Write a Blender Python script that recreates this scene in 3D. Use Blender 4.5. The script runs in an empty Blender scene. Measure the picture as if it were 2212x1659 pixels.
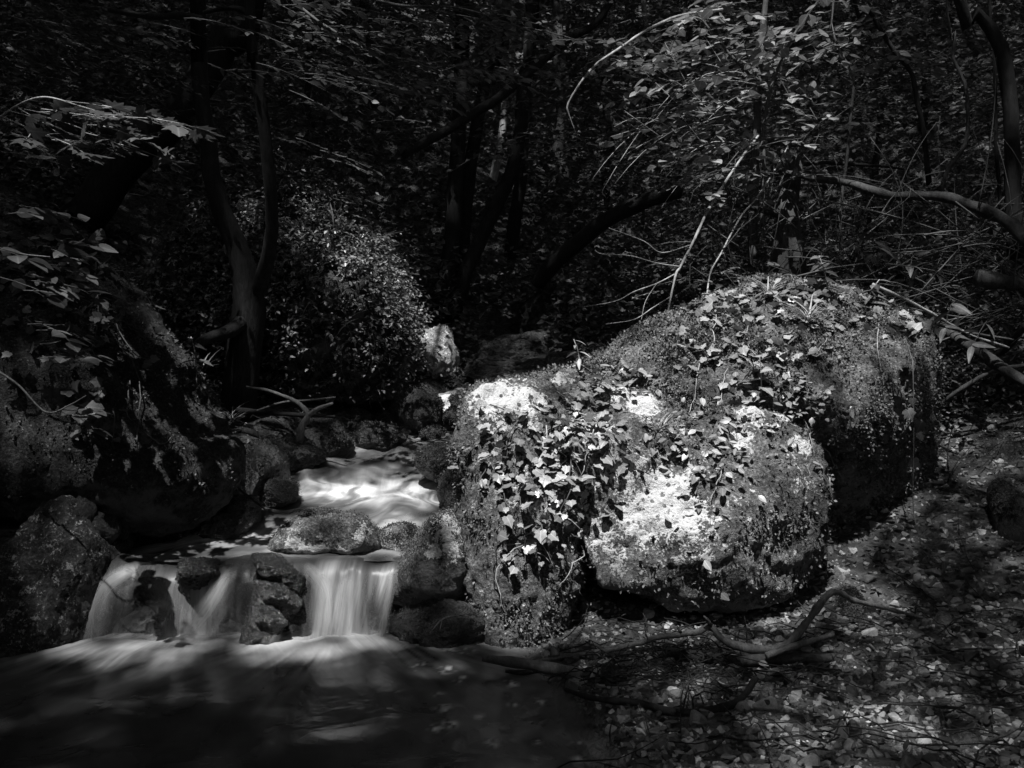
import bpy, bmesh, math, random
import numpy as np
from mathutils import Vector, Matrix
from mathutils.bvhtree import BVHTree

random.seed(7)
RNG = np.random.default_rng(11)
SC = bpy.context.scene
COL = SC.collection

# ------------------------------------------------------------------ camera, sky, sun, exposure
EYE = np.array([0.0, 0.0, 1.45])
FPX = 2212 * 35.0 / 36.0
PITCH = math.atan((829.5 - 740.0) / FPX)
cam_d = bpy.data.cameras.new('camera')
cam_d.lens = 35.0
cam_d.sensor_width = 36.0
cam_d.clip_start = 0.05
cam_d.clip_end = 300.0
cam = bpy.data.objects.new('camera', cam_d)
COL.objects.link(cam)
cam.location = EYE
cam.rotation_euler = (math.radians(90) - PITCH, 0, 0)
SC.camera = cam

TO_SUN = np.array([-0.12, -0.42, 0.90]); TO_SUN /= np.linalg.norm(TO_SUN)
SUN_EL = math.asin(TO_SUN[2])
SUN_AZ = math.atan2(TO_SUN[0], TO_SUN[1])
world = bpy.data.worlds.new('World')
SC.world = world
world.use_nodes = True
wn = world.node_tree.nodes; wl = world.node_tree.links
wn.clear()
sky = wn.new('ShaderNodeTexSky'); sky.sky_type = 'NISHITA'; sky.sun_disc = False
sky.sun_elevation = SUN_EL; sky.sun_rotation = SUN_AZ
bw = wn.new('ShaderNodeRGBToBW')                       # a black and white photograph
bg = wn.new('ShaderNodeBackground'); bg.inputs['Strength'].default_value = 0.15
wo = wn.new('ShaderNodeOutputWorld')
wl.new(sky.outputs[0], bw.inputs[0]); wl.new(bw.outputs[0], bg.inputs['Color']); wl.new(bg.outputs[0], wo.inputs['Surface'])

sun_d = bpy.data.lights.new('sun', 'SUN')
sun_d.energy = 5.0; sun_d.angle = math.radians(0.5); sun_d.color = (1, 1, 1)
sun = bpy.data.objects.new('sun', sun_d); COL.objects.link(sun)
sun.location = (-8, -5, 18)
sun.rotation_euler = Vector(-TO_SUN).to_track_quat('-Z', 'Y').to_euler()

SC.view_settings.view_transform = 'Standard'
SC.view_settings.look = 'None'
SC.view_settings.gamma = 1.0
SC.view_settings.use_curve_mapping = False
SC.view_settings.exposure = 0.9
SC.render.engine = 'CYCLES'
cy = SC.cycles
cy.max_bounces = 5; cy.diffuse_bounces = 3; cy.glossy_bounces = 2; cy.transmission_bounces = 2; cy.transparent_max_bounces = 8
cy.caustics_reflective = False; cy.caustics_refractive = False
cy.sample_clamp_indirect = 4.0
cy.use_denoising = True
try:
    cy.denoiser = 'OPENIMAGEDENOISE'
    cy.denoising_input_passes = 'RGB_ALBEDO_NORMAL'
except Exception:
    pass

# ------------------------------------------------------------------ helpers
CP, SP = math.cos(PITCH), math.sin(PITCH)
def ray(X, Y):
    a = (np.asarray(X, float) - 1106.0) / FPX
    b = (829.5 - np.asarray(Y, float)) / FPX
    return np.stack([a, CP + b * SP, -SP + b * CP], -1)
def P(X, Y, d):
    """point of the place at forward distance d (metres) on the sight line through X, Y"""
    r = ray(X, Y)
    return EYE + r * (np.asarray(d, float) / r[..., 1])[..., None]
def PP(*pts):
    return [P(*p) for p in pts]

def _h(i, j, k, s):
    n = (i.astype(np.int64) * 374761393 + j.astype(np.int64) * 668265263 + k.astype(np.int64) * 2147483647 + s * 974711) & 0xFFFFFFFF
    n = ((n ^ (n >> 13)) * 1274126177) & 0xFFFFFFFF
    n = ((n ^ (n >> 15)) * 2246822519) & 0xFFFFFFFF
    return ((n ^ (n >> 16)) & 0xFFFF) / 65535.0
def vnoise(Q, s=0):
    Q = np.asarray(Q, float)
    f = np.floor(Q); t = Q - f; i = f.astype(np.int64)
    t = t * t * t * (t * (t * 6 - 15) + 10)
    x, y, z = t[:, 0], t[:, 1], t[:, 2]
    I, J, K = i[:, 0], i[:, 1], i[:, 2]
    def c(a, b, d): return _h(I + a, J + b, K + d, s)
    x00 = c(0, 0, 0) * (1 - x) + c(1, 0, 0) * x; x10 = c(0, 1, 0) * (1 - x) + c(1, 1, 0) * x
    x01 = c(0, 0, 1) * (1 - x) + c(1, 0, 1) * x; x11 = c(0, 1, 1) * (1 - x) + c(1, 1, 1) * x
    return ((x00 * (1 - y) + x10 * y) * (1 - z) + (x01 * (1 - y) + x11 * y) * z) * 2 - 1
def fbm(Q, f=1.0, o=4, g=0.5, s=0, ridge=False):
    Q = np.asarray(Q, float); r = np.zeros(len(Q)); a = 1.0; n = 0
    for k in range(o):
        v = vnoise(Q * f + 17.3 * k, s + k * 31)
        if ridge: v = 1 - 2 * np.abs(v)
        r += a * v; n += a; a *= g; f *= 2.03
    return r / n
def nrm(a): return a / (np.linalg.norm(a, axis=-1, keepdims=True) + 1e-9)
def sstep(a, b, x):
    t = np.clip((x - a) / (b - a), 0, 1); return t * t * (3 - 2 * t)

def make_mesh(name, V, faces, mat=None, smooth=True, attrs=None, uv=None):
    """faces: list of int arrays (n, k)"""
    me = bpy.data.meshes.new(name)
    V = np.ascontiguousarray(V, np.float32)
    faces = [np.asarray(f, np.int32) for f in faces if len(f)]
    me.vertices.add(len(V)); me.vertices.foreach_set('co', V.ravel())
    li = np.concatenate([f.ravel() for f in faces]); tot = np.concatenate([np.full(len(f), f.shape[1], np.int32) for f in faces])
    st = np.concatenate([[0], np.cumsum(tot)[:-1]]).astype(np.int32)
    me.loops.add(len(li)); me.loops.foreach_set('vertex_index', li)
    me.polygons.add(len(tot)); me.polygons.foreach_set('loop_start', st)
    try: me.polygons.foreach_set('loop_total', tot)
    except Exception: pass
    me.polygons.foreach_set('use_smooth', np.full(len(tot), bool(smooth)))
    for k, a in (attrs or {}).items():
        at = me.attributes.new(k, 'FLOAT', 'POINT'); at.data.foreach_set('value', np.ascontiguousarray(a, np.float32))
    if uv is not None:
        l = me.uv_layers.new(name='UVMap'); l.data.foreach_set('uv', np.ascontiguousarray(np.asarray(uv, np.float32)[li]).ravel())
    if mat: me.materials.append(mat)
    me.update(calc_edges=True); me.validate()
    return me
def link(name, data, parent=None, kind=None, **kw):
    o = bpy.data.objects.new(name, data); COL.objects.link(o)
    if parent is not None: o.parent = parent
    if kind: o['kind'] = kind
    for k, v in kw.items(): o[k] = v
    return o
def thing(name, label, cat, loc=(0, 0, 0), group=None):
    o = link(name, None); o.location = loc; o.empty_display_size = 0.1
    return tag(o, label, cat, group)
def tag(o, label, cat, group=None):
    o['label'] = label; o['category'] = cat
    if group: o['group'] = group
    return o
def shift(V, o):
    return np.asarray(V) - np.array(o.location)
def mesh_np(me):
    V = np.empty(len(me.vertices) * 3, np.float32); me.vertices.foreach_get('co', V)
    N = np.empty(len(me.vertices) * 3, np.float32); me.vertices.foreach_get('normal', N)
    return V.reshape(-1, 3).astype(float), N.reshape(-1, 3).astype(float)

def catmull(pts, n, extra=None):
    p = np.asarray(pts, float)
    if extra is not None: p = np.column_stack([p, extra])
    if len(p) == 2:
        t = np.linspace(0, 1, n)[:, None]; return p[0] * (1 - t) + p[1] * t
    q = np.vstack([2 * p[0] - p[1], p, 2 * p[-1] - p[-2]])
    L = np.concatenate([[0], np.cumsum(np.linalg.norm(np.diff(p[:, :3], axis=0), axis=1))])
    ti = np.interp(np.linspace(0, L[-1], n), L, np.arange(len(p)))
    k = np.minimum(ti.astype(int), len(p) - 2); t = (ti - k)[:, None]
    a, b, c, d = q[k], q[k + 1], q[k + 2], q[k + 3]
    return 0.5 * (2 * b + (c - a) * t + (2 * a - 5 * b + 4 * c - d) * t * t + (3 * b - a - 3 * c + d) * t ** 3)
def tube(pts, rad, n=None, seg=8, rough=0.12, wob=0.0, seed=0, f=9.0):
    """returns V, quads of a tapered round stem along pts"""
    pts = np.asarray(pts, float)
    rad = np.interp(np.linspace(0, 1, len(pts)), np.linspace(0, 1, len(np.atleast_1d(rad))), np.atleast_1d(rad))
    L = np.linalg.norm(np.diff(pts, axis=0), axis=1).sum()
    n = n or int(max(4, min(90, L / max(rad.mean() * 1.6, 0.02))))
    c = catmull(pts, n, rad); C, R = c[:, :3], np.maximum(c[:, 3], 0.0008)
    if wob:
        C = C + wob * np.column_stack([fbm(C, 2.2, 2, s=seed + k) for k in (1, 2, 3)])
    T = np.gradient(C, axis=0); T /= np.linalg.norm(T, axis=1)[:, None] + 1e-9
    u = np.cross(T[0], [0.31, 0.2, 0.93]); u /= np.linalg.norm(u)
    ang = np.linspace(0, 2 * np.pi, seg, endpoint=False); V = []
    for i in range(n):
        u = u - T[i] * (u @ T[i]); u /= np.linalg.norm(u) + 1e-9
        w = np.cross(T[i], u)
        V.append(C[i] + R[i] * (np.cos(ang)[:, None] * u + np.sin(ang)[:, None] * w))
    V = np.concatenate(V)
    if rough:
        ctr = np.repeat(C, seg, 0); d = V - ctr
        rr = np.repeat(R, seg)
        V = ctr + d * (1 + rough * 1.6 * fbm(V / max(R.mean(), .004) * 0.35, 1.0, 3, s=seed))[:, None]
    i = np.arange(n - 1)[:, None] * seg; j = np.arange(seg)[None]; k = (j + 1) % seg
    F = np.stack([i + j, i + k, i + seg + k, i + seg + j], -1).reshape(-1, 4)
    V = np.vstack([V, C[0], C[-1]])
    a = np.arange(seg); b = (a + 1) % seg
    caps = np.concatenate([np.stack([b, a, np.full(seg, len(V) - 2)], 1), np.stack([a + (n - 1) * seg, b + (n - 1) * seg, np.full(seg, len(V) - 1)], 1)])
    return V, F, caps
def join(parts):
    """parts: list of (V, quads, tris)"""
    VV, Q, T, o = [], [], [], 0
    for V, q, t in parts:
        VV.append(V)
        if len(q): Q.append(np.asarray(q) + o)
        if len(t): T.append(np.asarray(t) + o)
        o += len(V)
    return np.vstack(VV), [x for x in (np.vstack(Q) if Q else [], np.vstack(T) if T else []) if len(x)]
def tube_obj(name, pts, rad, mat, parent=None, **kw):
    V, q, t = tube(pts, rad, **kw)
    if parent is not None: V = shift(V, parent)
    return link(name, make_mesh(name, V, [q, t], mat), parent)

# ------------------------------------------------------------------ materials (all greys: the photograph is black and white)
def mat_base(name):
    m = bpy.data.materials.new(name); m.use_nodes = True
    nt = m.node_tree; b = nt.nodes['Principled BSDF']
    return m, nt, b
def nd(nt, typ, **inp):
    n = nt.nodes.new(typ)
    for k, v in inp.items():
        if k.startswith('_'): setattr(n, k[1:], v)
        else: n.inputs[k.replace('__', ' ')].default_value = v
    return n
def grey(v): return (v, v, v, 1)
def ramp(nt, src, stops):
    r = nt.nodes.new('ShaderNodeValToRGB'); e = r.color_ramp.elements
    while len(e) > 1: e.remove(e[-1])
    e[0].position = stops[0][0]; e[0].color = grey(stops[0][1])
    for p, v in stops[1:]:
        q = e.new(p); q.color = grey(v)
    nt.links.new(src, r.inputs[0]); return r.outputs[0]
def math_(nt, op, a, b=None, c=None, clamp=False):
    n = nt.nodes.new('ShaderNodeMath'); n.operation = op; n.use_clamp = clamp
    for k, v in enumerate((a, b, c)):
        if v is None: continue
        if isinstance(v, (int, float)): n.inputs[k].default_value = v
        else: nt.links.new(v, n.inputs[k])
    return n.outputs[0]
def mixf(nt, f, a, b):
    n = nt.nodes.new('ShaderNodeMix'); n.data_type = 'FLOAT'
    for k, v in ((0, f), (2, a), (3, b)):
        if isinstance(v, (int, float)): n.inputs[k].default_value = v
        else: nt.links.new(v, n.inputs[k])
    return n.outputs[0]
def noise(nt, scale, detail=4, rough=0.55, co=None, dist=0.0):
    n = nd(nt, 'ShaderNodeTexNoise', Scale=scale, Detail=detail, Roughness=rough, Distortion=dist)
    if co is not None: nt.links.new(co, n.inputs['Vector'])
    return n.outputs['Fac']
def geo_pos(nt): return nt.nodes.new('ShaderNodeNewGeometry').outputs['Position']
def obj_co(nt): return nt.nodes.new('ShaderNodeTexCoord').outputs['Object']
def attr(nt, name):
    a = nt.nodes.new('ShaderNodeAttribute'); a.attribute_name = name; return a.outputs['Fac']
def bump(nt, b, h, strength=0.4, dist=0.02):
    n = nd(nt, 'ShaderNodeBump', Strength=strength, Distance=dist); nt.links.new(h, n.inputs['Height']); nt.links.new(n.outputs[0], b.inputs['Normal'])
def setcol(nt, b, src): nt.links.new(src, b.inputs['Base Color'])

def mat_rock(name, rock=0.28, moss=0.04, moss_amt=0.5, lich=0.0, lich_v=0.5, wet=0.0, use_attr=False, scale=1.0):
    m, nt, b = mat_base(name); co = obj_co(nt)
    big = noise(nt, 3.5 * scale, 5, 0.6, co); mid = noise(nt, 17 * scale, 6, 0.68, co); fine = noise(nt, 70 * scale, 5, 0.7, co)
    nz = nt.nodes.new('ShaderNodeSeparateXYZ'); nt.links.new(nt.nodes.new('ShaderNodeNewGeometry').outputs['Normal'], nz.inputs[0])
    stone = math_(nt, 'MULTIPLY', ramp(nt, mid, [(0.25, .45), (.5, .9), (.75, 1.35)]), rock)
    mossc = math_(nt, 'MULTIPLY', math_(nt, 'MULTIPLY', ramp(nt, fine, [(0.32, .25), (.5, .9), (.62, 1.9), (.75, 3.0)]), ramp(nt, noise(nt, 9 * scale, 5, .7, co), [(.32, .35), (.5, .9), (.66, 1.7)])), moss)
    up = math_(nt, 'MULTIPLY_ADD', nz.outputs[2], 0.22, 0.0)
    f = math_(nt, 'ADD', math_(nt, 'ADD', math_(nt, 'MULTIPLY', big, 0.9), math_(nt, 'MULTIPLY', mid, 0.7)), up)
    f = math_(nt, 'ADD', f, moss_amt - 1.32)
    mm = math_(nt, 'MULTIPLY_ADD', f, 7.0, 0.5, clamp=True)
    colr = mixf(nt, mm, stone, mossc)
    if use_attr or lich > 0:
        vor = nd(nt, 'ShaderNodeTexVoronoi', Scale=34.0 * scale); nt.links.new(co, vor.inputs['Vector'])
        vcell = nd(nt, 'ShaderNodeSeparateColor'); nt.links.new(vor.outputs['Color'], vcell.inputs[0])
        spot = math_(nt, 'MULTIPLY', math_(nt, 'LESS_THAN', math_(nt, 'ADD', vor.outputs['Distance'], math_(nt, 'MULTIPLY', fine, .35)), .56), math_(nt, 'LESS_THAN', vcell.outputs[0], .30))
        a = attr(nt, 'lichen') if use_attr else lich
        g = math_(nt, 'ADD', a, math_(nt, 'MULTIPLY_ADD', math_(nt, 'ADD', mid, math_(nt, 'MULTIPLY', fine, .75)), 2.0, -2.0 * .875))
        lm = math_(nt, 'MULTIPLY_ADD', math_(nt, 'SUBTRACT', g, .5), 6.5, .5, clamp=True)
        lm = math_(nt, 'MULTIPLY', lm, math_(nt, 'SUBTRACT', 1.0, math_(nt, 'MULTIPLY', spot, .92)))
        lv = math_(nt, 'MULTIPLY', ramp(nt, fine, [(.3, .6), (.5, .95), (.7, 1.12)]), lich_v)
        colr = mixf(nt, lm, colr, lv)
    setcol(nt, b, colr)
    b.inputs['Roughness'].default_value = 0.85 - 0.72 * wet
    b.inputs['Specular IOR Level'].default_value = 0.25 + 0.5 * wet
    hh = math_(nt, 'ADD', math_(nt, 'MULTIPLY', mid, 1.0), math_(nt, 'MULTIPLY', fine, .55))
    bump(nt, b, hh, 0.9, 0.04)
    return m
def mat_leaf(name, lo, hi, rough=0.45, spec=0.5, transl=0.25):
    m, nt, b = mat_base(name)
    oi = nt.nodes.new('ShaderNodeObjectInfo').outputs['Random']
    r = math_(nt, 'FRACT', math_(nt, 'ADD', oi, attr(nt, 'rnd')))
    c = mixf(nt, r, lo, hi)
    n = noise(nt, 26.0, 3, .6, geo_pos(nt)); c = math_(nt, 'MULTIPLY', c, ramp(nt, n, [(.3, .75), (.7, 1.2)]))
    tc = nt.nodes.new('ShaderNodeUVMap'); sx = nt.nodes.new('ShaderNodeSeparateXYZ'); nt.links.new(tc.outputs[0], sx.inputs[0])
    ax = math_(nt, 'ABSOLUTE', sx.outputs[0])                                   # pale midrib and side veins
    rib = math_(nt, 'LESS_THAN', ax, .035)
    vein = math_(nt, 'LESS_THAN', math_(nt, 'FRACT', math_(nt, 'MULTIPLY', math_(nt, 'SUBTRACT', sx.outputs[1], math_(nt, 'MULTIPLY', ax, .8)), 7.0)), .13)
    c = math_(nt, 'MULTIPLY', c, math_(nt, 'ADD', 1.0, math_(nt, 'ADD', math_(nt, 'MULTIPLY', rib, .5), math_(nt, 'MULTIPLY', vein, .28))))
    setcol(nt, b, c); b.inputs['Roughness'].default_value = rough; b.inputs['Specular IOR Level'].default_value = spec
    if transl:
        t = nt.nodes.new('ShaderNodeBsdfTranslucent'); nt.links.new(c, t.inputs['Color'])
        mx = nt.nodes.new('ShaderNodeMixShader'); mx.inputs[0].default_value = transl
        out = nt.nodes['Material Output']
        nt.links.new(b.outputs[0], mx.inputs[1]); nt.links.new(t.outputs[0], mx.inputs[2]); nt.links.new(mx.outputs[0], out.inputs['Surface'])
    return m
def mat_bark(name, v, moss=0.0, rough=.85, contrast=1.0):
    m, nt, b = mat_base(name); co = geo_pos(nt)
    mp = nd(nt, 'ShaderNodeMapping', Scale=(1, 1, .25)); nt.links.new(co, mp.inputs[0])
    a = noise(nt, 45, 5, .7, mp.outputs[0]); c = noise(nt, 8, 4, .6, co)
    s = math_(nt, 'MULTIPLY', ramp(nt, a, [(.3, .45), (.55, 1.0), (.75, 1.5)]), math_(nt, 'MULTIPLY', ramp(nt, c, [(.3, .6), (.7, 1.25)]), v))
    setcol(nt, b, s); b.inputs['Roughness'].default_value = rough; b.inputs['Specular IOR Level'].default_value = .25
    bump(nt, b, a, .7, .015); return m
def mat_ground():
    m, nt, b = mat_base('forest_soil'); co = geo_pos(nt)
    a = noise(nt, 9, 6, .65, co); f = noise(nt, 60, 5, .7, co)
    vor = nd(nt, 'ShaderNodeTexVoronoi', Scale=38.0); nt.links.new(co, vor.inputs['Vector'])
    sp = nd(nt, 'ShaderNodeSeparateColor'); nt.links.new(vor.outputs['Color'], sp.inputs[0])
    v = math_(nt, 'MULTIPLY', ramp(nt, a, [(.3, .03), (.7, .09)]), math_(nt, 'ADD', .6, sp.outputs[0]))
    setcol(nt, b, v); b.inputs['Roughness'].default_value = .9; b.inputs['Specular IOR Level'].default_value = .2
    bump(nt, b, math_(nt, 'ADD', f, vor.outputs['Distance']), .9, .03); return m
def mat_stone(name, lo, hi, rough=.6):
    m, nt, b = mat_base(name); co = obj_co(nt)
    oi = nt.nodes.new('ShaderNodeObjectInfo').outputs['Random']
    r = math_(nt, 'FRACT', math_(nt, 'ADD', oi, attr(nt, 'rnd')))
    r = math_(nt, 'POWER', r, 2.2)
    n = noise(nt, 40, 5, .7, geo_pos(nt)); n2 = noise(nt, 9, 4, .6, geo_pos(nt))
    c = math_(nt, 'MULTIPLY', mixf(nt, r, lo, hi), math_(nt, 'MULTIPLY', ramp(nt, n, [(.3, .55), (.7, 1.4)]), ramp(nt, n2, [(.3, .7), (.7, 1.2)])))
    setcol(nt, b, c); b.inputs['Roughness'].default_value = rough; b.inputs['Specular IOR Level'].default_value = .35
    bump(nt, b, n, .5, .01); return m
def mat_water(name, fall=False):
    m, nt, b = mat_base(name)
    uv = nt.nodes.new('ShaderNodeUVMap').outputs[0]
    mp = nd(nt, 'ShaderNodeMapping', Scale=((30, 1.3, 1) if fall else (16, 1.5, 1))); nt.links.new(uv, mp.inputs[0])
    st = noise(nt, 1.0, 5, .62, mp.outputs[0], .6)
    mp2 = nd(nt, 'ShaderNodeMapping', Scale=((7, 1.0, 1) if fall else (5, 1.0, 1))); nt.links.new(uv, mp2.inputs[0])
    st2 = noise(nt, 1.0, 4, .6, mp2.outputs[0], 1.2)
    a = attr(nt, 'foam')
    k = math_(nt, 'ADD', math_(nt, 'MULTIPLY', st, .5), math_(nt, 'MULTIPLY', st2, .5))
    k = math_(nt, 'MULTIPLY_ADD', math_(nt, 'SUBTRACT', k, .5), 4.6 if fall else 2.6, .9 if fall else 1.0)
    f = math_(nt, 'MULTIPLY', a, k, clamp=True)
    out = nt.nodes['Material Output']
    foam = nd(nt, 'ShaderNodeBsdfDiffuse'); foam.inputs['Color'].default_value = grey(.78)
    tr = nd(nt, 'ShaderNodeBsdfTranslucent'); tr.inputs['Color'].default_value = grey(.78)
    fm = nd(nt, 'ShaderNodeMixShader', Fac=.35); nt.links.new(foam.outputs[0], fm.inputs[1]); nt.links.new(tr.outputs[0], fm.inputs[2])
    mx = nt.nodes.new('ShaderNodeMixShader'); nt.links.new(f, mx.inputs[0])
    wv = noise(nt, 3.0, 3, .5, geo_pos(nt), .8)
    b.inputs['Base Color'].default_value = grey(.03); b.inputs['Roughness'].default_value = .34 if fall else .17; b.inputs['IOR'].default_value = 1.33
    bump(nt, b, math_(nt, 'ADD', math_(nt, 'MULTIPLY', st2, .7), wv), .22, .05)
    clear = nt.nodes.new('ShaderNodeBsdfTransparent')
    cm = nt.nodes.new('ShaderNodeMixShader')                 # clear thin water over the bed where 'clear' is set
    nt.links.new(attr(nt, 'clear'), cm.inputs[0]); nt.links.new(b.outputs[0], cm.inputs[1]); nt.links.new(clear.outputs[0], cm.inputs[2])
    nt.links.new(cm.outputs[0], mx.inputs[1]); nt.links.new(fm.outputs[0], mx.inputs[2]); nt.links.new(mx.outputs[0], out.inputs['Surface'])
    return m

M = dict(
    ground=mat_ground(),
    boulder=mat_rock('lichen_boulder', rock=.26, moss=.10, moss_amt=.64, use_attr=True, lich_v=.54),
    dark_rock=mat_rock('shaded_mossy_rock', rock=.13, moss=.03, moss_amt=.62, lich=.02, lich_v=.3),  # a darker tone of mossy rock throughout
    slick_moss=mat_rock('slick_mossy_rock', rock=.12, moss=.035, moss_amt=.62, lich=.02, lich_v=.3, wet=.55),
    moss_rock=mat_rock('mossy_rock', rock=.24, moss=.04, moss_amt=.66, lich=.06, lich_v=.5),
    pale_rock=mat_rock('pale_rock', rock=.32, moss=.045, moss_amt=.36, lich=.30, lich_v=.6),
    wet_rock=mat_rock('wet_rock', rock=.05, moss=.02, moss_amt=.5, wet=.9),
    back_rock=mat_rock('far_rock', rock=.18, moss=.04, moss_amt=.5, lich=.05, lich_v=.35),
    moss=mat_leaf('moss_tips', .04, .20, .7, .25, .2),
    moss_dark=mat_leaf('dark_moss_tips', .03, .10, .7, .25, .2),
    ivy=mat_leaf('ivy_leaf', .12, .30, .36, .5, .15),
    leaf=mat_leaf('broad_leaf', .07, .17, .42, .45, .3),
    hazel=mat_leaf('hazel_leaf', .14, .30, .38, .5, .3),
    shade_leaf=mat_leaf('shade_leaf', .035, .095, .5, .35, .3),  # darker copy of the leaf tone, with shade put into the colour
    mound_ivy=mat_leaf('mound_ivy_leaf', .07, .19, .4, .45, .2),
    under=mat_leaf('undergrowth_leaf', .04, .13, .5, .35, .25),
    dead=mat_leaf('fallen_leaf', .025, .11, .6, .3, .1),
    canopy=mat_leaf('canopy_leaf', .05, .10, .5, .3, .1),
    grass=mat_leaf('grass_blade', .12, .25, .5, .4, .2),
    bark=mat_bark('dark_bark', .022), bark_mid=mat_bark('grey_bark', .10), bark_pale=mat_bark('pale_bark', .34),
    moss_bark=mat_bark('mossy_bark', .055), drift=mat_bark('driftwood', .105, rough=.55),
    stone=mat_stone('gravel_stone', .04, .38), stone_dark=mat_stone('dark_stone', .05, .16),
    water=mat_water('stream_water'), fall=mat_water('falling_water', True),
)

# ------------------------------------------------------------------ terrain
def itp(d, tab):
    a = np.array(tab); return np.interp(d, a[:, 0], a[:, 1])
def spl(x): return np.where(x > 20, x, np.log1p(np.exp(np.clip(x * 2, -40, 40))) / 2)
XC = [(-10, -1.2), (3, -1.2), (4.7, -1.3), (5.0, -1.36), (5.4, -1.2), (6, -1.0), (6.5, -.97), (7.2, -.95), (8, -.72), (9, -.45), (9.6, -.22), (11, .2), (14, .8), (40, 2)]
HW = [(-10, 1.5), (3, 1.36), (4.2, 1.30), (4.7, 1.15), (5.0, .82), (5.4, .78), (6, .60), (6.5, .52), (7.2, .40), (8, .2), (9, .16), (9.6, .16), (40, .2)]
FAR = [(12, 1.8), (14, 2.6), (18, 4.6), (24, 8.2), (32, 13.5), (45, 22), (70, 34)]
ZB = [(-10, -.6), (3, -.38), (4.6, -.3), (4.80, -.22), (4.95, .05), (5.1, .12), (5.5, .18), (5.9, .28), (6.15, .31), (6.7, .43), (7.3, .54), (8, .62), (8.6, .72), (9.5, .87), (10.5, 1.12)] + FAR
ZR = [(-10, .5), (1.5, .12), (3.4, .03), (4.2, .0), (4.9, .015), (5.2, .11), (5.8, .33), (7.2, .75), (8.4, 1.1), (10.5, 1.5)] + FAR
ZL = [(-10, .8), (3, .3), (4.5, .28), (5.2, .40), (6, .58), (6.6, .70), (7.2, .84), (8, .93), (9.5, 1.02), (10.5, 1.25)] + FAR
def ground_z(x, y, rough=True):
    x = np.asarray(x, float); y = np.asarray(y, float)
    xc = itp(y, XC); hw = itp(y, HW)
    ur = x - xc - hw; ul = xc - hw - x
    right = itp(y, ZR) + .05 * np.maximum(ur - .3, 0) + .42 * spl(ur - 3.6)
    left = itp(y, ZL) + .10 * np.maximum(ul, 0) + .50 * spl(ul - 1.6)
    t = sstep(0, .34, np.maximum(ur, ul))
    z = itp(y, ZB) * (1 - t) + np.where(ur > ul, right, left) * t
    z = z + .55 * spl(-9 - y) + .3 * spl(np.abs(x) - 16)  # unseen rise behind and beside the viewer, added to block low sky light
    if rough:
        Q = np.stack([x, y, 0 * x], -1).reshape(-1, 3)
        n = fbm(Q, 1.6, 4, .5, 5).reshape(x.shape); far = sstep(9, 16, y) + sstep(3, 7, np.abs(x))
        z = z + n * (.035 + .22 * np.clip(far, 0, 1)) + fbm(Q, .35, 2, .5, 9).reshape(x.shape) * .5 * np.clip(far, 0, 1)
    return z
def gz(x, y): return float(ground_z(np.array([x]), np.array([y]))[0])
def on_ground(X, Y, tries=60):
    """where the sight line through X, Y meets the ground"""
    r = ray(X, Y); a = 2.5
    for d in np.concatenate([np.arange(2.5, 12, .02), np.arange(12, 50, .1)]):
        p = EYE + r * d / r[1]
        if p[2] < gz(p[0], p[1]): return p
    return p
gx = np.unique(np.round(np.concatenate([np.arange(-60, -12, 3), np.arange(-12, -3.6, .35), np.arange(-3.6, 4.4, .055), np.arange(4.4, 14, .3), np.arange(14, 61, 3)]), 3))
gy = np.unique(np.round(np.concatenate([np.arange(-40, -6, 3), np.arange(-6, 2.6, .4), np.arange(2.6, 9.5, .05), np.arange(9.5, 16, .12), np.arange(16, 34, .4), np.arange(34, 75, 3)]), 3))
GX, GY = np.meshgrid(gx, gy)
GZ = ground_z(GX, GY)
nx, ny = len(gx), len(gy)
i = np.arange(ny - 1)[:, None] * nx; j = np.arange(nx - 1)[None]
TF = np.stack([i + j, i + j + 1, i + nx + j + 1, i + nx + j], -1).reshape(-1, 4)
ground = link('ground', make_mesh('ground', np.stack([GX, GY, GZ], -1).reshape(-1, 3), [TF], M['ground']), kind='structure')

# ------------------------------------------------------------------ rocks
_ICO = {}
def ico(n):
    if n not in _ICO:
        bm = bmesh.new(); bmesh.ops.create_icosphere(bm, subdivisions=n, radius=1.0)
        _ICO[n] = (np.array([v.co[:] for v in bm.verts]), np.array([[v.index for v in f.verts] for f in bm.faces])); bm.free()
    return _ICO[n]
def rock_shape(seed, sub=4, planes=14, soft=.12, rough=.09, freq=2.2, strata=0.0):
    """an angular weathered stone about one unit across"""
    r = np.random.default_rng(seed); D, F = ico(sub)
    n = r.normal(size=(planes, 3)); n /= np.linalg.norm(n, axis=1)[:, None]
    dist = r.uniform(.62, 1.0, planes)
    c = D @ n.T
    rad = np.where(c > .05, dist / np.maximum(c, .05), 9.0)
    rad = -soft * np.log(np.exp(-np.minimum(rad, 4) / soft).sum(1) + math.exp(-1.15 / soft))
    V = D * rad[:, None]
    V = V + D * (rough * fbm(V + seed * 3.1, freq, 5, .55, seed % 97) + rough * .7 * fbm(V + seed * 1.7, freq * 2.6, 5, .6, seed % 89, ridge=True))[:, None]
    if strata:
        k = V @ np.array([.15, .2, .97]) * 7 + fbm(V, 2, 3, s=seed) * 1.0
        V = V * (1 + strata * (np.abs((k % 1) - .5) * 2 - .5))[:, None]
    return V, F
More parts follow.
